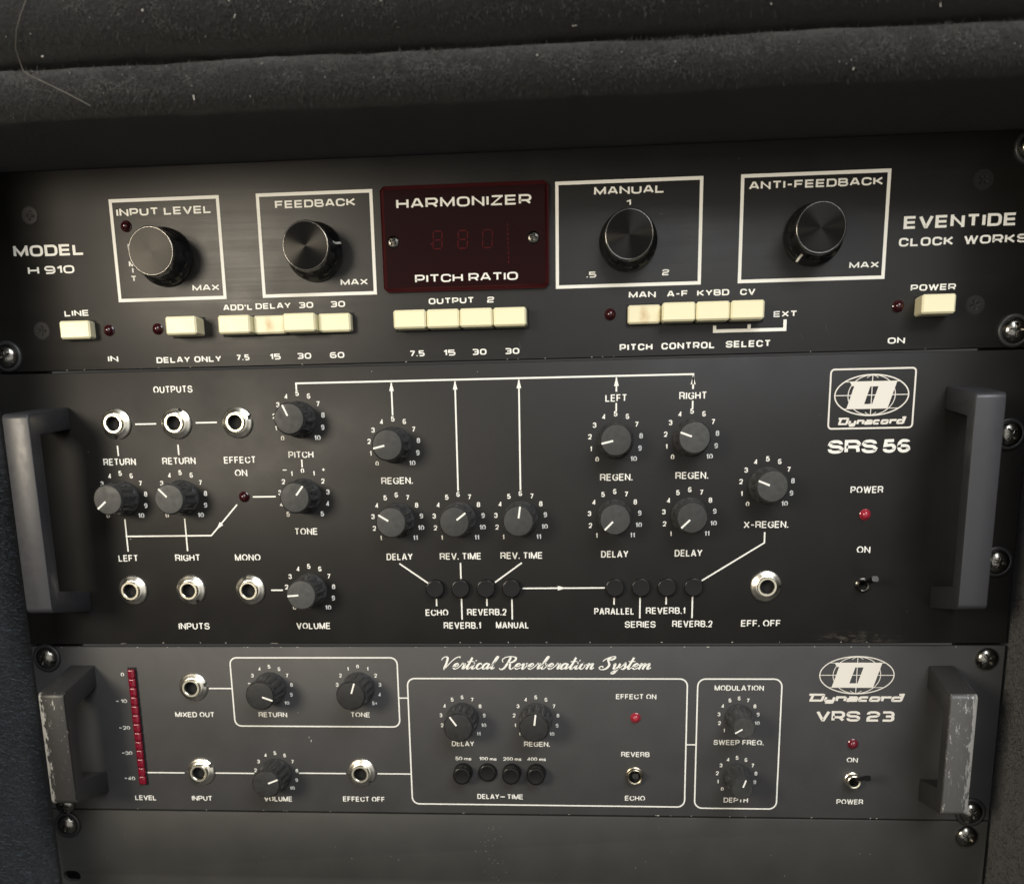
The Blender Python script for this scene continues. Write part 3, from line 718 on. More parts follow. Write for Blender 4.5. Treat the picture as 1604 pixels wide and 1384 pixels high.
def plate(name, parent, x0, x1, z0, z1, mat, holes=(), bevel=0.35, r=0.6, thick=3.0):
    bm = bmesh.new(); es = []
    def loop(pts):
        vs = [bm.verts.new(P(x, z, 0)) for x, z in pts]
        return [bm.edges.new((vs[i], vs[(i + 1) % len(vs)])) for i in range(len(vs))]
    es += loop([(x0, z0), (x1, z0), (x1, z1), (x0, z1)])
    for cx, cz, L_, W_ in holes:
        rr = W_ / 2; d = L_ / 2 - rr; pts = []
        for k in range(9): a = math.radians(-90 + 180 * k / 8); pts.append((cx + d + rr * math.cos(a), cz + rr * math.sin(a)))
        for k in range(9): a = math.radians(90 + 180 * k / 8); pts.append((cx - d + rr * math.cos(a), cz + rr * math.sin(a)))
        es += loop(pts)
    bmesh.ops.triangle_fill(bm, use_beauty=True, use_dissolve=True, edges=es)
    g = bmesh.ops.extrude_face_region(bm, geom=list(bm.faces))
    bmesh.ops.translate(bm, vec=(0, thick * MM, 0), verts=[v for v in g['geom'] if isinstance(v, bmesh.types.BMVert)])
    bmesh.ops.recalc_face_normals(bm, faces=bm.faces)
    fe = [e for e in bm.edges if all(abs(v.co.y) < 1e-7 for v in e.verts) and e.is_manifold and len(e.link_faces) == 2 and abs(e.calc_face_angle(0)) > 1]
    bmesh.ops.bevel(bm, geom=fe, offset=bevel * MM, segments=2, affect='EDGES', profile=0.5)
    o = link(name, mesh(name, bm, mat, 35), parent)
    px, pz, ph = ORG[parent]; o.location = (-px * MM, ph * MM, -pz * MM); ORG[o] = (0, 0, 0)
    return o

def chips(parent, spots, name='edge_chips'):
    ink = Ink()
    for x, z, ww, hh in spots:
        n = 7; a0 = random.random()
        ink.poly([(x + ww / 2 * math.cos(2 * math.pi * (i + a0) / n) * random.uniform(.6, 1.1), z + hh / 2 * math.sin(2 * math.pi * (i + a0) / n) * random.uniform(.5, 1.1)) for i in range(n)])
    return ink.build(name, M['lint'], parent)

# dial numbers
def dial(panel, x, z, names, r, ht, a0=-135, step=27, bold=0.215):
    ink = Ink()
    for i, t in enumerate(names):
        if t is None: continue
        a = math.radians(a0 + step * i)
        ink.centred(t, x + r * math.sin(a), z + r * math.cos(a) - ht / 2, ht, bold, 1.08)
    return ink.build('dial_numbers', M['ink'], panel)
TEN = [str(i) for i in range(11)]; ELEVEN = [str(i) for i in range(1, 12)]

# ================================================================== the rack case
case = thing('equipment_case', 'black felt-covered rack case whose padded lip overhangs the stacked units', 'rack case', 0, -320)
def roll_section(pts_zh, x0, x1, nx, amp, seed):
    """felt-wrapped board: a closed (z,h) section swept along x with a soft uneven surface"""
    rnd = random.Random(seed); bm = bmesh.new(); rows = []
    from mathutils import noise as nz
    for i in range(nx + 1):
        x = x0 + (x1 - x0) * i / nx; row = []
        for z, h in pts_zh:
            d = amp * (nz.noise((x * .02, z * .03 + seed, h * .03)) + 0.5 * nz.noise((x * .09, z * .11, h * .11 + seed)))
            row.append(bm.verts.new(P(x, z + d * .7, h + d)))
        rows.append(row)
    m = len(pts_zh)
    for a, b in zip(rows, rows[1:]):
        for k in range(m): bm.faces.new((a[k], b[k], b[(k + 1) % m], a[(k + 1) % m]))
    bm.faces.new(rows[0]); bm.faces.new(rows[-1][::-1])
    return bm
def round_rect(z0, z1, h0, h1, r, n=8, sub=10):
    """(z,h) loop, rounded only at the front (high h) corners"""
    pts = [(z0, h0 + (h1 - r - h0) * k / sub) for k in range(sub)]
    for k in range(n + 1): a = -math.pi / 2 + math.pi / 2 * k / n; pts.append((z0 + r + r * math.sin(a), h1 - r + r * math.cos(a)))
    for k in range(1, n + 1): a = math.pi / 2 * k / n; pts.append((z1 - r + r * math.sin(a), h1 - r + r * math.cos(a)))
    pts += [(z1, h1 - r - (h1 - r - h0) * k / sub) for k in range(1, sub + 1)]
    return pts
def case_part(name, bm, mat, smooth=60):
    o = link(name, mesh(name, bm, mat, smooth), case); px, pz, ph = ORG[case]
    o.location = (-px * MM, ph * MM, -pz * MM); ORG[o] = (0, 0, 0); return o
lip = case_part('top_board', roll_section(round_rect(89.0, 107.0, -60, 70.5, 8.5), -275, 275, 200, 0.8, 3), M['carpet'])
lid = case_part('lid_edge', roll_section(round_rect(108.4, 154.0, -60, 80, 16), -275, 275, 200, 1.2, 9), M['carpet'])
def wall_bm(x_in, x_out, seed):
    from mathutils import noise as nz
    bm = bmesh.new(); rows = []
    zs = [88.6 - 440 * i / 120 for i in range(121)]; hs = [-60 + 130 * k / 40 for k in range(41)]
    for z in zs:
        rows.append([bm.verts.new(P(x_in + 0.8 * nz.noise((z * .03, h * .03, seed)) + .35 * nz.noise((z * .15, h * .15, seed)), z, h)) for h in hs])
    for a, b in zip(rows, rows[1:]):
        for k in range(len(hs) - 1): bm.faces.new((a[k], b[k], b[k + 1], a[k + 1]))
    e = 1 if x_in < 0 else -1
    o1 = [bm.verts.new(P(x_out, r, hh)) for r, hh in ((88.6, -60), (-351.4, -60), (-351.4, 70), (88.6, 70))]
    bm.faces.new(o1)
    bm.faces.new([v[-1] for v in rows] + [o1[2], o1[3]])
    bm.faces.new([rows[0][k] for k in range(len(hs))] + [o1[3], o1[0]])
    return bm
wl = case_part('side_wall', wall_bm(-245.6, -275, 1.5), M['carpet'])
wr = case_part('side_wall', wall_bm(243.4, 275, 5.5), M['carpet'])
for s in (-1, 1):
    case_part('rack_rail', box_bm(*sorted((s * 244.2, s * 222)), -350, 88, -16, -12, 0.4), M['rail'])

from mathutils import noise as nz_
def fibres(name, parent, n, sampler, mat, lmin, lmax, wd, seed, clump=None):
    """loose felt pile: short bent hairs lying close to the surface"""
    rnd = random.Random(seed); V = []; F = []
    for _ in range(n):
        p, nrm = sampler(rnd)
        if clump:
            for _t in range(6):
                if nz_.noise((p[0] * .11, p[1] * .11, p[2] * .11 + seed)) + .6 * nz_.noise((p[0] * .035 + seed, 0, p[2] * .05)) > clump: break
                p, nrm = sampler(rnd)
        p = Vector(p); nrm = Vector(nrm).normalized()
        t = Vector((rnd.gauss(0, 1), rnd.gauss(0, 1), rnd.gauss(0, 1))); t = (t - nrm * t.dot(nrm)).normalized()
        t2 = (t + Vector((rnd.gauss(0, .6), rnd.gauss(0, .6), rnd.gauss(0, .6)))).normalized()
        l = rnd.uniform(lmin, lmax); lift = rnd.uniform(.05, .55) ** 2 * 2.2
        a = p - nrm * .15; b = a + t * l * .5 + nrm * lift * l; c = b + t2 * l * .5 + nrm * lift * l * .2
        s = nrm.cross(t).normalized() * wd / 2; i = len(V)
        V += [a - s, a + s, b - s, b + s, c]
        F += [(i, i + 1, i + 3, i + 2), (i + 2, i + 3, i + 4)]
    me = bpy.data.meshes.new(name)
    me.from_pydata([(v.x * MM, v.y * MM, v.z * MM) for v in V], [], F); me.materials.append(mat)
    o = link(name, me, parent); q = ORG[parent]; o.location = (-q[0] * MM, q[2] * MM, -q[1] * MM); ORG[o] = (0, 0, 0)
    o['kind'] = 'stuff'
    return o
def front_sampler(z0, z1, h, r):
    def f(rnd):
        x = rnd.uniform(-262, 262); u = rnd.uniform(-.9, 1.0)
        zc = (z0 + z1) / 2; half = (z1 - z0) / 2
        z = zc + u * half; d = abs(u) * half - (half - r)
        hh = h if d <= 0 else h - r + math.sqrt(max(r * r - d * d, 0))
        nv = (0, -1, 0) if d <= 0 else (0, -(hh - h + r), math.copysign(d, u))
        return (x, -hh, z), nv
    return f
fibres('carpet_pile', lip, 26000, front_sampler(89, 107, 70.6, 8.5), M['fibre'], .9, 2.6, .13, 11)
fibres('carpet_pile', lid, 26000, front_sampler(108.4, 154, 80.1, 16), M['fibre'], .9, 2.8, .13, 12)
fibres('pale_pile', lip, 11000, front_sampler(90.5, 107, 70.9, 8.5), M['fibre_pale'], .6, 2.0, .115, 21, -.05)
fibres('pale_pile', lid, 9000, front_sampler(109, 154, 80.4, 16), M['fibre_pale'], .6, 2.2, .115, 22, .15)
fibres('pale_pile', wl, 1500, lambda r: ((-245.0, -r.uniform(-2, 70), r.uniform(-340, 88)), (1, 0, 0)), M['fibre_pale'], 1.0, 3.0, .13, 23)
fibres('carpet_pile', wl, 42000, lambda r: ((-245.3, -r.uniform(-2, 70), r.uniform(-340, 88)), (1, 0, 0)), M['fibre_lit'], 1.0, 3.0, .15, 13)
fibres('carpet_pile', wr, 16000, lambda r: ((243.1, -r.uniform(-2, 70), r.uniform(-340, 88)), (-1, 0, 0)), M['fibre_shaded'], .9, 2.4, .13, 14)

# ================================================================== top unit: brushed black, cream buttons
U1 = thing('effects_processor', 'brushed black rack unit at the top with cream push buttons and four large metal-capped knobs', 'effects unit', 0, 0.4, 'rack units')
p1 = plate('front_panel', U1, -241.3, 241.3, 0.5, 88.4, M['anodised'])
ink = Ink()
for t, x0, x1, z, h in [
 ('INPUT LEVEL', -172.9, -127.8, 67.7, 3.25), ('MAX', -139.9, -126.9, 34.5, 2.6), ('H 910', -218.7, -195.9, 44.0, 3.5),
 ('LINE', -203.2, -191.1, 25.0, 2.65), ('IN', -184.2, -179.1, 4.1, 2.6), ('DELAY ONLY', -160.4, -128.7, 2.9, 2.65),
 ("ADD'L", -125.9, -111.8, 25.5, 2.55), ('DELAY', -110.4, -93.6, 25.7, 2.55), ('30', -90.0, -83.0, 25.6, 2.6), ('30', -75.0, -68.0, 25.6, 2.6),
 ('7.5', -121.5, -115.1, 3.2, 2.6), ('15', -105.3, -100.0, 3.2, 2.6), ('30', -92.2, -85.4, 3.2, 2.6), ('60', -76.5, -69.6, 3.2, 2.6),
 ('FEEDBACK', -98.0, -60.8, 68.5, 3.2), ('MAX', -69.6, -56.8, 34.9, 2.6),
 ('OUTPUT', -29.0, -8.0, 25.6, 2.6), ('2', -2.0, 1.2, 25.6, 2.5), ('7.5', -38.8, -31.7, 3.0, 2.6), ('15', -22.9, -17.3, 3.0, 2.6), ('30', -9.5, -2.8, 3.0, 2.6), ('30', 5.7, 12.4, 3.0, 2.6),
 ('MANUAL', 46.5, 77.4, 69.0, 3.25), ('1', 60.7, 62.8, 64.3, 2.4), ('.5', 43.2, 47.6, 34.9, 2.5), ('2', 77.0, 80.1, 34.9, 2.5),
 ('MAN', 62.2, 74.3, 25.7, 2.65), ('A-F', 79.3, 88.7, 25.7, 2.6), ('KYBD', 92.7, 106.9, 25.7, 2.6), ('CV', 111.7, 118.4, 25.6, 2.6),
 ('EXT', 126.8, 137.2, 15.9, 2.5), ('PITCH', 58.3, 73.2, 3.2, 2.85), ('CONTROL', 77.2, 101.3, 3.3, 2.85), ('SELECT', 106.1, 126.1, 3.4, 2.85),
 ('ANTI-FEEDBACK', 114.0, 171.1, 68.8, 3.2), ('MAX', 158.7, 171.5, 35.3, 2.55),
 ('CLOCK', 179.4, 202.5, 43.6, 3.5), ('WORKS', 206.9, 233.6, 43.7, 3.5), ('POWER', 185.8, 205.1, 25.2, 2.6), ('ON', 177.4, 184.9, 3.3, 2.6)]:
    ink = Ink(); square_text(ink, t, x0, x1, z, h); ink.build('lettering', M['ink'], p1)
ink = Ink(); square_text(ink, 'MODEL', -224.7, -190.1, 51.8, 4.9, wt=0.28, gap=0.16); ink.build('lettering', M['ink'], p1)
ink = Ink(); square_text(ink, 'EVENTIDE', 180.9, 228.4, 50.7, 5.1, wt=0.27, gap=0.16); ink.build('lettering', M['ink'], p1)
ink = Ink()
for ch, z, wd in (('L', 53.6, 2.0), ('I', 50.2, .6), ('M', 45.9, 3.1), ('I', 43.1, .6), ('T', 39.5, 2.9)):
    xc = -168.0 + (53.6 - z) * 0.03
    square_text(ink, ch, xc - wd / 2, xc + wd / 2, z, 2.45)
ink.build('lettering', M['ink'], p1)
ink = Ink()
for x0, x1 in ((-176.0, -123.9), (-106.6, -52.9), (29.4, 94.2), (110.5, 174.2)):
    ink = Ink(); ink.rrect(x0 + .7, 31.3, x1 - .7, 74.4, 0, 1.45); ink.build('box_outline', M['ink'], p1)
ink = Ink()
ink.ribbon([(100.9, 13.0), (100.9, 10.6), (132.0, 10.6), (132.0, 14.8)], 1.45); ink.line(116.2, 10.6, 116.2, 13.2, 1.45)
ink.build('bracket_line', M['ink'], p1)
# display window
disp = link('display_window', mesh('display_window', box_bm(-49.2, 26.4, 31.0, 75.6, 0.02, 2.4, 1.75, 1), [M['acrylic']], None), U1)
disp.location = (0, 0, -0.4 * MM); ORG[disp] = (0, 0, 0)
disp.data.materials.append(M['acrylic_edge'])
for f in disp.data.polygons:
    if abs(f.normal.y) < 0.95: f.material_index = 1
ik = Ink()
def seven(ik, xc, zc, wd, ht, t, which='abcdefg', sh=0.05):
    hw, hh = wd / 2, ht / 2
    S = {'a': [(-hw, hh), (hw, hh)], 'd': [(-hw, -hh), (hw, -hh)], 'g': [(-hw, 0), (hw, 0)], 'f': [(-hw, hh), (-hw, 0)], 'b': [(hw, hh), (hw, 0)], 'e': [(-hw, 0), (-hw, -hh)], 'c': [(hw, 0), (hw, -hh)]}
    for s in which:
        (a, b), (c, d) = S[s]; g = 0.12
        A = Vector((a, b)); B = Vector((c, d)); A2 = A.lerp(B, g); B2 = B.lerp(A, g)
        ik.line(xc + A2.x + sh * A2.y, zc + A2.y, xc + B2.x + sh * B2.y, zc + B2.y, t)
seven(ik, -23.6, 52.4, 4.0, 7.4, .42); seven(ik, -12.2, 52.3, 4.2, 7.4, .42); seven(ik, -1.0, 52.2, 4.3, 7.4, .36, 'abcdef')
ik.line(-26.9, 50.7, -26.3, 50.7, .6)
for k in range(9): ik.line(8.1 + .03 * k, 58.3 - 1.95 * k, 8.1 + .03 * k, 57.2 - 1.95 * k, .45)
dg_ = ik.build('display_digits', M['segment'], disp); dg_.location.y -= 2.4 * MM
ik = Ink()
square_text(ik, 'HARMONIZER', -41.8, 18.9, 65.9, 4.1, wt=0.25, gap=0.22); square_text(ik, 'PITCH RATIO', -34.5, 12.4, 34.6, 3.4, wt=0.25)
lt_ = ik.build('lettering', M['ink'], disp); lt_.location.y -= 2.4 * MM
for x in (-43.8, 19.6): link('display_screw', ME['display_screw'], disp, x, 52.1, 2.3, random.uniform(0, 90))
for x, z, a in ((-214.5, 69.6, 10), (-215.2, 18.9, 5), (213.0, 69.3, 40), (213.8, 18.6, 70)): link('panel_screw', ME['flush'], U1, x, z, 0.0, a)
for x, a in ((-151.5, 250), (-80.7, 75), (61.75, 2), (142.6, 213)): knob(U1, x, 49.5, a, 'big')
for x, z in ((-168.8, 63.4), (-182.2, 18.2), (-158.3, 18.2), (53.9, 19.0), (180.9, 19.0)): link('indicator_lamp', ME['led_dark'], U1, x, z, 0)

def worn_cream():
    m, nt, b = new_mat('stained_cream_plastic'); L = nt.links.new
    tc = N(nt, 'ShaderNodeTexCoord'); mp = N(nt, 'ShaderNodeMapping'); L(tc.outputs['Object'], mp.inputs[0])
    mp.inputs['Location'].default_value = (-0.0035, 0, 0); mp.inputs['Scale'].default_value = (190, 0, 120)
    ln = N(nt, 'ShaderNodeVectorMath', operation='LENGTH'); L(mp.outputs[0], ln.inputs[0])
    n = noise(nt, 260, 4); ad = N(nt, 'ShaderNodeMath', operation='MULTIPLY_ADD'); L(n.outputs[0], ad.inputs[0]); ad.inputs[1].default_value = .9; L(ln.outputs['Value'], ad.inputs[2])
    r = ramp(nt, ad.outputs[0], 0.4, 1.25, (0.62, 0.46, 0.24), (0.86, 0.80, 0.55)); L(r.outputs[0], b.inputs['Base Color'])
    b.inputs['Roughness'].default_value = .4
    return m
M['cream_worn'] = worn_cream()
def btn_mesh(wd, h, mat): return mesh('push_button', box_bm(-wd / 2, wd / 2, -4.0, 4.0, -1, h, 0.75, 1), mat)
def bank(x0, pitch, hs, wd, worn=()):
    n = len(hs)
    ikb = Ink(); ikb.poly([(x0 - .55, 13.7), (x0 + pitch * n + .7, 13.7), (x0 + pitch * n + .7, 23.0), (x0 - .55, 23.0)], 0.04)
    ikb.build('slot_shade', M['slot'], p1)  # flat near-black sheet: shade of the gap round the buttons, laid on as colour
    for i, h in enumerate(hs):
        link('push_button', btn_mesh(wd, h, M['cream_worn'] if i in worn else M['cream']), U1, x0 + pitch * (i + .5), 18.35, 0)
bank(-204.0, 15.3, [5.5], 14.8); bank(-150.6, 15.0, [10.0], 14.6)
bank(-126.2, 15.38, [8.5, 4.2, 9.2, 5.0], 15.0, worn=(1,))
bank(-44.2, 15.15, [9, 8.4, 8.6, 8.2], 14.8)
bank(61.6, 15.0, [3.0, 8.4, 8.4, 8.8], 14.6, worn=(0,)); bank(187.9, 14.6, [10.5], 14.2)
chips(p1, [(-176 + random.uniform(-45, 380), .75, random.uniform(.3, 1.1), .3) for _ in range(16)])
ik = Ink()
for x, z, dx, dz in ((12.2, 8.5, .8, -3.2), (150, 12, .4, -2.0), (139, 9, 1.2, -2.5), (75, 60.5, 2.0, -.3)): ik.ribbon([(x, z), (x + dx * .4, z + dz * .5), (x + dx, z + dz)], .16)
ik.build('scratches', M['dark_metal'], p1)

# ================================================================== middle unit: black, three spaces
U2 = thing('effects_processor', 'satin black middle rack unit, the tallest, with white routing lines and fourteen fluted knobs', 'effects unit', 0, -133, 'rack units')
p2 = plate('front_panel', U2, -241.3, 241.3, -132.9, -0.5, M['black_paint'])
ink = Ink()
for t, x0, x1, z, h in [
 ('OUTPUTS', -163.4, -144.1, -10.8, 3.2), ('RETURN', -192.0, -175.6, -44.1, 3.25), ('RETURN', -162.3, -145.6, -44.1, 3.25), ('EFFECT', -131.5, -115.7, -44.1, 3.2), ('ON', -126.6, -120.4, -50.2, 3.2),
 ('LEFT', -189.6, -179.4, -90.9, 3.25), ('RIGHT', -160.4, -147.6, -90.9, 3.25), ('MONO', -129.9, -117.0, -91.0, 3.2), ('INPUTS', -161.9, -145.9, -125.3, 3.3),
 ('PITCH', -99.5, -87.2, -42.1, 3.15), ('TONE', -99.0, -87.4, -78.6, 3.2), ('VOLUME', -101.2, -83.9, -125.3, 3.2),
 ('REGEN.', -54.9, -39.6, -55.0, 3.2), ('DELAY', -54.0, -41.1, -91.3, 3.2), ('REV. TIME', -27.8, -7.5, -91.3, 3.2), ('REV. TIME', 1.8, 22.2, -91.2, 3.2),
 ('LEFT', 51.9, 61.9, -19.1, 3.2), ('RIGHT', 85.7, 98.3, -18.8, 3.3), ('REGEN.', 49.6, 64.8, -54.9, 3.2), ('REGEN.', 84.7, 99.9, -54.6, 3.2),
 ('DELAY', 50.2, 63.2, -90.9, 3.2), ('DELAY', 85.1, 98.1, -90.7, 3.2), ('X-REGEN.', 117.0, 137.6, -77.7, 3.2),
 ('ECHO', -35.8, -24.5, -118.8, 3.2), ('REVERB.1', -27.0, -8.5, -125.3, 3.25), ('REVERB.2', -15.2, 4.2, -118.7, 3.25), ('MANUAL', -1.1, 15.2, -125.2, 3.2),
 ('PARALLEL', 47.0, 66.3, -118.5, 3.2), ('SERIES', 61.8, 76.7, -125.0, 3.2), ('REVERB.1', 71.9, 90.7, -118.3, 3.2), ('REVERB.2', 84.6, 103.8, -124.8, 3.2),
 ('EFF. OFF', 117.4, 136.2, -124.6, 3.2), ('POWER', 165.1, 179.8, -62.2, 3.1), ('ON', 169.6, 175.8, -89.8, 3.15)]:
    ink = Ink(); ink.text(t, x0, x1, z, h, 0.19); ink.build('lettering', M['ink'], p2)
ink = Ink(); ink.text('SRS 56', 153.8, 190.5, -44.2, 6.05, 0.26, .09, .42); ink.build('lettering', M['ink'], p2)
ink = Ink()
ink.text('+', -83.7, -81.9, -48.7, 2.2, .2); ink.line(-102.8, -47.6, -100.9, -47.6, .45)
ink.build('sign_marks', M['ink'], p2)
ink = Ink()
ink.ribbon([(-93.55, -10.9), (-93.55, -7.75), (91.9, -7.75), (91.9, -14.3)], .8)
for x, z1 in ((-48, -23.2), (-17.9, -58.6), (11.95, -58.6), (56.95, -14.7)): ink.line(x, z1, x, -8.6)
for x in (-48, -17.9, 11.95, 56.95, 91.9): ink.arrow(x, -8.0, 0, 1)
for x0, z0, x1, z1 in [(56.95, -19.7, 56.95, -23.3), (91.9, -19.4, 91.9, -22.9), (-93.1, -42.8, -93.1, -46.4), (-118.5, -60.1, -107.1, -60.1),
 (-174.0, -24.9, -163.5, -24.9), (-143.9, -24.8, -133.4, -24.8), (-184.0, -34.8, -184.0, -39.7), (-153.7, -34.8, -153.7, -39.7),
 (-184.2, -70.1, -184.2, -86.0), (-153.7, -70.1, -153.7, -86.0), (-112.8, -105.7, -106.8, -105.7),
 (-47.8, -93.0, -34.0, -102.7), (-17.75, -92.9, -17.75, -100.6), (12.1, -93.1, -1.1, -102.5), (-30.15, -110.5, -30.15, -114.0), (-17.75, -110.5, -17.75, -120.7), (-5.3, -110.6, -5.3, -114.1), (7.0, -110.9, 7.0, -120.7),
 (12.3, -105.5, 52.0, -105.5), (56.55, -110.4, 56.55, -113.7), (69.0, -110.4, 69.0, -120.4), (81.5, -110.1, 81.5, -113.7), (94.0, -110.0, 94.0, -120.3)]:
    ink.line(x0, z0, x1, z1, .72)
ink.ribbon([(-184.6, -78.5), (-140.9, -78.5), (-126.7, -63.7)], .72); ink.arrow(-138.2, -75.7, -1, -1.03)
ink.arrow(33.6, -105.5, 1, 0); ink.ribbon([(126.87, -79.6), (126.87, -84.6), (98.2, -102.3)], .72)
ink.build('routing_lines', M['ink'], p2)

def globe(panel, cx, cz, a, b, boxed, wt):
    ink = Ink()
    ink.ellipse(cx, cz, a, b, wt * 1.5); ink.ellipse(cx, cz, a * .64, b * .985, wt); 
    ink.line(cx - a, cz, cx + a, cz, wt); ink.line(cx, cz - b, cx, cz + b, wt)
    for s in (-1, 1):
        ink.ellipse(cx, cz, a * .3, b * .97, wt * .8, 60 if s > 0 else 240, 120 if s > 0 else 300, 12)
        ink.line(cx - a * .72, cz + s * b * .66, cx + a * .72, cz + s * b * .66, wt * .8)
    ink.build('emblem_globe', M['foil'], panel)
    # the letter: slanted slab D with a counter, raised a hair above the globe lines
    ink = Ink(); h = 0.21
    t, bt, sl = cz + b * .66, cz - b * .66, 0.24 * b * 1.32
    def X(u, v): return cx + u * a + (v - .5) * 2 * sl * .62
    def Q(u0, v0, u1, v1): return [(X(u0, v0), bt + (t - bt) * v0), (X(u1, v0), bt + (t - bt) * v0), (X(u1, v1), bt + (t - bt) * v1), (X(u0, v1), bt + (t - bt) * v1)]
    L_, R2, ci, co = -.56, .56, -.02, .2
    ink.poly(Q(L_, 0, ci - .1, 1), h); ink.poly(Q(co - .1, 0, R2, 1), h); ink.poly(Q(ci - .1, 0, co - .1, .17), h); ink.poly(Q(ci - .1, .82, co - .1, 1), h)
    ink.poly([(X(L_, 1), t), (X(L_, 1) - a * .16, t), (X(L_, .84) - a * .06, bt + (t - bt) * .84), (X(L_, .84), bt + (t - bt) * .84)], h)
    ink.build('emblem_letter', M['foil'], panel)
globe(p2, 171.9, -18.6, 16.3, 8.9, True, .38)
ink = Ink(); ink.rrect(153.4, -33.1, 190.7, -7.2, 1.6, .75); wordmark(ink, 157.2, 187.6, -31.4, 3.1)
ink.build('emblem_frame', M['foil'], p2)

for x, z, (dx, dy), names in [
 (-184.1, -59.9, (-43, 35), TEN), (-153.9, -60.0, (-47, -48), TEN), (-93.3, -24.3, (-30, -66), TEN), (-93.1, -60.1, (44, -55), 'tone'), (-93.0, -106.0, (-68, 5), TEN),
 (-48.0, -36.8, (-65, 15), TEN), (-47.9, -72.1, (-58, -35), ELEVEN), (-18.0, -72.2, (59, -45), ELEVEN), (11.85, -72.2, (10, -70), ELEVEN),
 (56.7, -36.5, (-70, 16), TEN), (56.5, -71.9, (-50, 50), ELEVEN), (91.7, -36.0, (-70, -26), TEN), (91.5, -71.5, (-55, 52), ELEVEN), (126.9, -58.0, (-67, -27), TEN)]:
    knob(U2, x, z, dirang(dx, dy))
    dial(p2, x, z, ['5', '4', '3', '2', '1', '0', '1', '2', '3', '4', '5'] if names == 'tone' else names, 12.0, 2.35)
for x, z, a in ((-183.3, -24.5, 180), (-153.3, -24.8, 25), (-123.2, -25.0, 70), (-183.6, -105.2, -30), (-153.6, -105.2, 150), (-123.1, -105.4, -22), (128.4, -105.0, 95)): jack(U2, x, z, a)
link('indicator_lamp', ME['led_dark'], U2, -122.8, -60.0, 0); link('indicator_lamp', ME['led'], U2, 172.3, -72.0, 0)
BT = {}
for x, h in ((-30.3, 3.4), (-17.85, 3.2), (-5.4, 3.4), (7.0, 3.2), (56.9, 2.6), (69.4, 2.6), (81.7, 2.6), (94.3, 2.6)):
    if h not in BT: BT[h] = mesh('push_button', push(4.45, h), M['button'], 40)
    o = link('hole_shade', ME['hole'], p2, x, -105.3, 0); 
    link('push_button', BT[h], U2, x, -105.3, 0)
def toggle(parent, x, z, ring_r, ring_h, ring_mat, tip, lever_mat, wl, tl):
    b = link('toggle_switch', mesh('toggle_switch', lathe([(ring_r + .5, 0), (ring_r + .5, .7), (ring_r, 1.0), (ring_r, ring_h), (ring_r - .35, ring_h + .25), (ring_r - 1.0, ring_h), (ring_r - 1.15, .4), (0, .35)], 48, mat_at=lambda k: 1 if k >= 5 else 0), [ring_mat, M['slot']], 35), parent, x, z, 0)
    bm = bmesh.new(); A = Vector((0, .3, ring_h - 2.5)); B = Vector(tip); n = 6; rows = []
    d = (B - A).normalized(); side = Vector((1, 0, 0)); side = (side - d * side.dot(d)).normalized(); up = d.cross(side)
    for k in range(n + 1):
        c = A.lerp(B, k / n); s = .62 + .38 * k / n
        rows.append([bm.verts.new(P(*(c + side * wl / 2 * s * math.copysign(abs(math.cos(a)) ** .5, math.cos(a)) + up * tl / 2 * s * math.copysign(abs(math.sin(a)) ** .5, math.sin(a))))) for a in [2 * math.pi * i / 16 for i in range(16)]])
    for r0, r1 in zip(rows, rows[1:]):
        for i in range(16): bm.faces.new((r0[i], r0[(i + 1) % 16], r1[(i + 1) % 16], r1[i]))
    bm.faces.new(rows[0]); bm.faces.new(rows[-1])
    link('switch_lever', mesh('switch_lever', bm, lever_mat, 40), b, x, z, 0)
toggle(U2, 173.2, -104.9, 2.9, 2.2, M['dark_metal'], (2.2, 4.6, 13), M['dark_metal'], 3.2, 2.6)

def handle(parent, x0, x1, zt, zb, H, leg, slant_t, slant_b, mat, bar=9.0):
    bm = bmesh.new(); xc = (x0 + x1) / 2; wd = (x1 - x0) / 2; zc = (zt + zb) / 2
    pr = [(zt, 0.02), (zt - slant_t, H), (zb + slant_b, H), (zb, 0.02), (zb + leg, 0.02), (zb + slant_b + leg - 1.2, H - bar), (zt - slant_t - leg + 1.2, H - bar), (zt - leg, 0.02)]
    A = [bm.verts.new(P(-wd, z - zc, h)) for z, h in pr]; B = [bm.verts.new(P(wd, z - zc, h)) for z, h in pr]
    n = len(pr)
    for k in range(n): bm.faces.new((A[k], A[(k + 1) % n], B[(k + 1) % n], B[k]))
    quads = [(0, 1, 6, 7), (1, 2, 5, 6), (2, 3, 4, 5)]
    for q in quads: bm.faces.new([A[i] for i in q]); bm.faces.new([B[i] for i in q[::-1]])
    bmesh.ops.recalc_face_normals(bm, faces=bm.faces)
    big = [e for e in bm.edges if len(e.link_faces) == 2 and e.calc_face_angle(0) > .3 and all(abs(abs(v.co.x) - wd * MM) < 1e-6 for v in e.verts) and abs(e.verts[0].co.x - e.verts[1].co.x) > wd * MM and all(v.co.y < -(H - .5) * MM for v in e.verts)]
    bmesh.ops.bevel(bm, geom=big, offset=2.2 * MM, segments=4, affect='EDGES', profile=.5)
    es = [e for e in bm.edges if len(e.link_faces) == 2 and e.calc_face_angle(0) > .5]
    bmesh.ops.bevel(bm, geom=es, offset=.55 * MM, segments=2, affect='EDGES', profile=.5)
    return link('handle', mesh('handle', bm, mat, 30), parent, xc, zc, 0)
handle(U2, -218.9, -206.4, -16.4, -116.0, 37, 10.2, 4.2, 5.2, M['smooth_grey']); handle(U2, 204.6, 216.8, -15.2, -116.0, 37, 10.2, 5.0, 5.2, M['smooth_grey'])
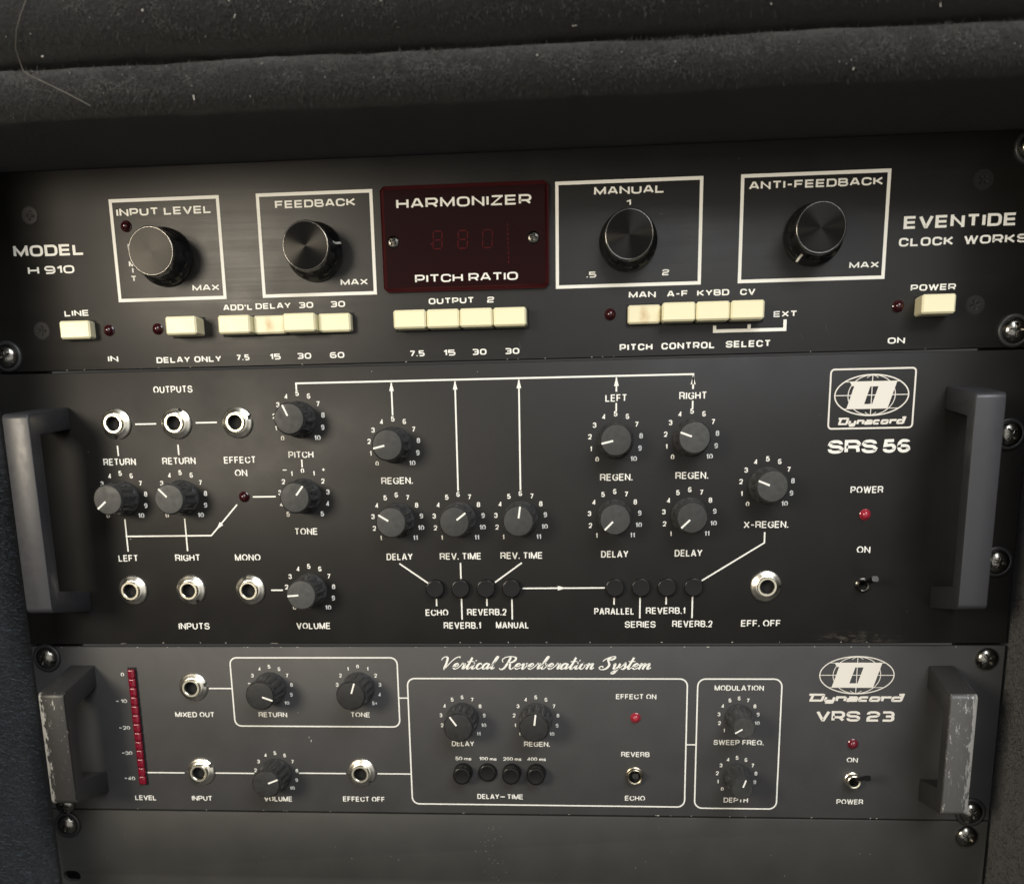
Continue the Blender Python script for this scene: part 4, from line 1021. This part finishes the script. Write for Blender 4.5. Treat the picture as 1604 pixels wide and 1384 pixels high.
chips(p2, [(random.uniform(-200, 200), -132.2, random.uniform(.3, 1.3), .35) for _ in range(14)] + [(-192, -132.5, 4, .12), (-113, -132.5, 5, .14), (random.uniform(-60, 20), -4.4, .4, .3), (-199, -37.5, .4, .4), (-182.2, -79.9, .9, .35), (-57, -3.2, .45, .4)])

# ================================================================== lower unit: charcoal, two spaces
U3 = thing('effects_processor', 'charcoal lower rack unit with a red level meter, script title and worn bare-edged handles', 'effects unit', 0, -222, 'rack units')
p3 = plate('front_panel', U3, -241.3, 241.3, -221.9, -134.2, M['grey_paint'])
ink = Ink()
for t, x0, x1, z, h in [
 ('0', -195.0, -193.3, -149.7, 2.0), ('10', -196.6, -193.2, -163.7, 1.95), ('20', -197.0, -193.2, -178.0, 1.95), ('30', -197.2, -193.4, -191.7, 1.95), ('40', -197.3, -193.4, -205.6, 1.95),
 ('LEVEL', -194.5, -182.9, -216.6, 2.65), ('INPUT', -163.6, -152.6, -216.5, 2.65), ('MIXED OUT', -168.2, -147.4, -171.1, 2.7), ('RETURN', -124.1, -109.2, -170.9, 2.6), ('TONE', -76.2, -66.2, -170.7, 2.6),
 ('VOLUME', -124.7, -109.6, -216.4, 2.75), ('EFFECT OFF', -82.7, -60.6, -216.0, 2.75), ('DELAY', -24.8, -13.4, -185.6, 2.6), ('REGEN.', 11.9, 24.9, -185.6, 2.6),
 ('50 ms', -23.2, -15.1, -193.1, 1.9), ('100 ms', -11.0, -2.2, -193.1, 1.9), ('200 ms', 1.2, 10.4, -193.1, 1.9), ('400 ms', 13.4, 22.8, -193.1, 1.9),
 ('EFFECT ON', 57.8, 77.6, -160.8, 2.6), ('REVERB', 60.6, 74.7, -190.6, 2.6), ('ECHO', 62.7, 72.8, -213.7, 2.6), ('MODULATION', 105.8, 129.5, -156.3, 2.65), ('SWEEP FREQ.', 106.1, 130.5, -184.0, 2.6), ('DEPTH', 112.0, 124.0, -214.1, 2.6),
 ('ON', 171.1, 176.4, -192.5, 2.5), ('POWER', 167.4, 180.3, -214.3, 2.6), ('DELAY', -12.5, -1.2, -213.7, 2.65), ('TIME', 2.8, 11.1, -213.7, 2.65)]:
    ink = Ink(); ink.text(t, x0, x1, z, h, 0.192); ink.build('lettering', M['ink'], p3)
ink = Ink()
ink.line(-.6, -212.5, 1.7, -212.5, .5)
for z in (-162.8, -177.1, -190.7, -204.6): ink.line(-199.0, z, -197.7, z, .4)
ink.build('sign_marks', M['ink'], p3)
ink = Ink(); square_text(ink, 'VRS 23', 155.2, 192.4, -171.6, 5.2, wt=.28, gap=.13, space=.6); ink.build('lettering', M['foil'], p3)
ink = Ink(); script_text(ink, 'Vertical Reverberation System', -30.2, 75.2, -145.7, 6.4); ink.build('script_title', M['ink'], p3)
for q in ((-136.9, -175.7, -51.1, -139.9, 3.4), (-46.3, -216.8, 92.6, -150.5, 3.6), (97.6, -217.3, 138.1, -150.5, 3.8)):
    ink = Ink(); ink.rrect(*q, .68); ink.build('box_outline', M['ink'], p3)
ink = Ink()
for x0, x1, z in ((-149.1, -137.2, -155.9), (-187.0, -166.3, -201.3), (-149.6, -129, -201.2), (-105.2, -80.4, -200.8), (-63.9, -46.6, -200.7), (-50.9, -46.6, -160.6), (92.9, 97.3, -184.0)): ink.line(x0, z, x1, z, .64)
ink.build('routing_lines', M['ink'], p3)
globe(p3, 173.3, -148.5, 17.5, 9.2, False, .34)
ink = Ink(); wordmark(ink, 150.8, 196.2, -161.5, 3.8); ink.build('emblem_wordmark', M['foil'], p3)
for x, z, (dx, dy), names, kind in [
 (-116.8, -155.6, (75, 27), TEN, 'tall'), (-71.3, -155.5, (23, -70), ['5', '4', '3', '2', '1', '0', '1', '2', '3', '4', '5+'], 'tall'), (-117.1, -201.2, (75, -30), TEN, 'tall'),
 (-18.9, -171.2, (-49, -67), ELEVEN, 'tall'), (18.1, -171.1, (10, -83), TEN, 'tall'), (117.8, -169.8, (-42, 25), ELEVEN, 'small'), (117.9, -200.2, (17, -47), TEN, 'small')]:
    knob(U3, x, z, dirang(dx, dy), kind)
    dial(p3, x, z, names, 11.1 if kind == 'tall' else 9.6, 1.95)
for x, z, a in ((-157.0, -155.0, 80), (-157.1, -200.3, 60), (-72.0, -200.0, 140)): jack(U3, x, z, a)
for x, z, m in ((67.5, -170.3, 'led'), (173.5, -183.0, 'led_dim')): link('indicator_lamp', ME[m], U3, x, z, 0)
BT = {}
for x, h in ((-19.3, 7.4), (-6.9, 2.2), (5.5, 6.6), (18.0, 7.2)):
    link('hole_shade', ME['hole'], p3, x, -199.4, 0); link('push_button', mesh('push_button', push(4.5, h, .7), M['button'], 40), U3, x, -199.4, 0)
toggle(U3, 67.4, -200.3, 3.9, 3.4, M['bronze'], (.1, 2.2, 8.0), M['gloss'], 3.0, 2.4)
toggle(U3, 174.2, -201.4, 3.3, 4.6, M['chrome_ring'], (3.4, 5.6, 14.5), M['gloss'], 3.6, 2.8)
# red level meter: a slot of thirteen small lamps
mt = link('level_meter', mesh('level_meter', box_bm(-2.3, 2.3, -31.6, 31.6, .02, .5, .12, 1), M['slot']), U3, -188.7, -176.5, 0)
seg = mesh('meter_lamp', box_bm(-1.95, 1.95, -2.37, 2.37, .3, 2.2, 1.1, 4), M['meter'], 40)
for k in range(13): link('meter_lamp', seg, mt, -188.7, -148.0 - 4.76 * k, 0)
handle(U3, -221.2, -208.4, -143.7, -212.3, 33, 11.2, 7.0, 5.2, M['worn_l']); handle(U3, 206.6, 218.3, -143.6, -212.0, 33, 11.2, 6.6, 5.0, M['worn_r'])
chips(p3, [(random.uniform(-225, 220), -134.5, random.uniform(.3, 1.2), .35) for _ in range(22)] + [(random.uniform(-225, 220), -221.6, random.uniform(.3, 1.0), .35) for _ in range(18)] + [(102, -134.6, 1.8, .45), (79.5, -221.5, 1.5, .6), (-97.5, -183.5, .5, 2.0), (-98.5, -181.5, .3, 1.4), (-103.5, -168.5, .5, .3)])

# ================================================================== blank panel below
U4 = thing('blank_panel', 'plain black blanking plate under the lowest unit with no controls', 'blanking panel', 0, -340)
plate('blank_plate', U4, -241.3, 241.3, -345, -222.6, M['blank_paint'], holes=((-235.0, -260.8, 9.6, 6.0), (235.0, -260.8, 9.6, 6.0)))

U4p = [o for o in U4.children][0]
chips(U4p, [(random.gauss(-6, 3.0), random.uniform(-262, -226), random.uniform(.15, .4), random.uniform(.15, .4)) for _ in range(34)] + [(random.uniform(-220, 220), random.uniform(-265, -225), random.uniform(.15, .45), random.uniform(.15, .4)) for _ in range(26)], 'dust_specks')
# ================================================================== rack screws
first = None
for x, z, washer, lab in [
 (-233.8, 7.7, True, 'black rack screw at the lower left corner of the brushed top unit'),
 (231.4, 7.5, True, 'black rack screw at the lower right corner of the brushed top unit'),
 (231.6, 81.3, True, 'black rack screw at the upper right corner of the brushed top unit'),
 (233.4, -36.8, True, 'black rack screw beside the upper half of the right smooth grey handle'),
 (233.4, -94.3, True, 'black rack screw beside the lower half of the right smooth grey handle'),
 (-233.2, -139.9, True, 'black rack screw above the worn handle left of the red level meter'),
 (233.0, -140.4, False, 'bare rack screw above the worn right handle of the charcoal unit'),
 (-233.2, -219.4, False, 'rack screw half hidden under the bottom end of the worn left handle'),
 (232.2, -217.6, True, 'rack screw peeping out at the bottom end of the worn right handle'),
 (-233.4, -230.9, True, 'rack screw at the upper left corner of the plain blanking plate'),
 (231.3, -230.3, False, 'rack screw at the upper right corner of the plain blanking plate')]:
    t = thing('rack_screw', lab, 'screw', x, z, 'screws fixing the units to the rack')
    link('screw_head', ME['screw_head'], t, x, z, 0.9 if washer else 0.05, random.uniform(0, 90))
    if washer: link('cup_washer', ME['cup'], t, x, z, 0.03)

# ================================================================== hair and lint on the lip
def tube(pts, r, name, mat):
    bm = bmesh.new(); rows = []
    for i, p in enumerate(pts):
        p = Vector(p); a = Vector(pts[max(i - 1, 0)]); b = Vector(pts[min(i + 1, len(pts) - 1)]); d = (b - a).normalized()
        s = d.cross(Vector((0, 0, 1))).normalized(); u = d.cross(s)
        rows.append([bm.verts.new(P(*(p + (s * math.cos(k * math.pi / 3) + u * math.sin(k * math.pi / 3)) * r))) for k in range(6)])
    for a, b in zip(rows, rows[1:]):
        for k in range(6): bm.faces.new((a[k], a[(k + 1) % 6], b[(k + 1) % 6], b[k]))
    return mesh(name, bm, mat, 80)
hp = [(-160, 127, 81.6), (-161.2, 124.5, 81.6), (-164.7, 119.7, 80.9), (-168, 115.4, 79.0), (-171.5, 110.8, 74.8), (-172.3, 107.5, 71.2), (-171.9, 104.7, 70.4), (-168.5, 102.4, 71.6), (-163.9, 100.2, 72.2), (-155.4, 96.1, 72.0), (-146.8, 91.7, 69.8)]
def lip_h(z):
    if z > 107.7: return 80 - 16 + math.sqrt(max(16 ** 2 - max(124.4 - z, 0) ** 2, 50)) + 1.2
    d = abs(z - 98) - .5
    return 70.5 - 8.5 + math.sqrt(max(8.5 ** 2 - max(d, 0) ** 2, 4)) + 1.0
hs_ = link('hair_strand', tube(hp, .15, 'hair_strand', M['hair']), None)
hs_['label'] = 'single long pale hair curving across the felt lip of the case'; hs_['category'] = 'hair'
rnd = random.Random(4); bm = bmesh.new()
spots = [(-105.6, 92.8, .45, 1.6), (-118.5, 119, .7, .7), (-162.6, 108.6, .8, .6), (-85.7, 120.5, .35, .9), (-84.5, 116, .3, 1.3), (25.7, 101, .6, .5), (-54, 97, .5, .35), (-63, 119, .4, .3), (109, 112, .5, .5), (39.4, 109.5, 1.6, .25), (168.2, 110, .4, 1.1), (140, 92, .4, .9), (-30, 118, .6, .4)]
spots += [(rnd.uniform(-200, 200), rnd.choice([rnd.uniform(92, 106), rnd.uniform(111, 126)]), rnd.uniform(.1, .26), rnd.uniform(.12, .6)) for _ in range(120)]
for x, z, a, b in spots:
    h = lip_h(z) + .25; th = rnd.uniform(-.6, .6)
    box = [(x + sx * a / 2 * math.cos(th) - sz * b / 2 * math.sin(th), z + sx * a / 2 * math.sin(th) + sz * b / 2 * math.cos(th)) for sx, sz in ((-1, -1), (1, -1), (1, 1), (-1, 1))]
    lo = [bm.verts.new(P(u, v, h - .25)) for u, v in box]; hi = bm.verts.new(P(x, z, h + .15))
    for k in range(4): bm.faces.new((lo[k], lo[(k + 1) % 4], hi))
    bm.faces.new(lo[::-1])
ln_ = link('lint', mesh('lint', bm, M['lint']), None)
ln_['label'] = 'scattered pale lint flecks caught on the black felt lip'; ln_['category'] = 'lint'; ln_['kind'] = 'stuff'
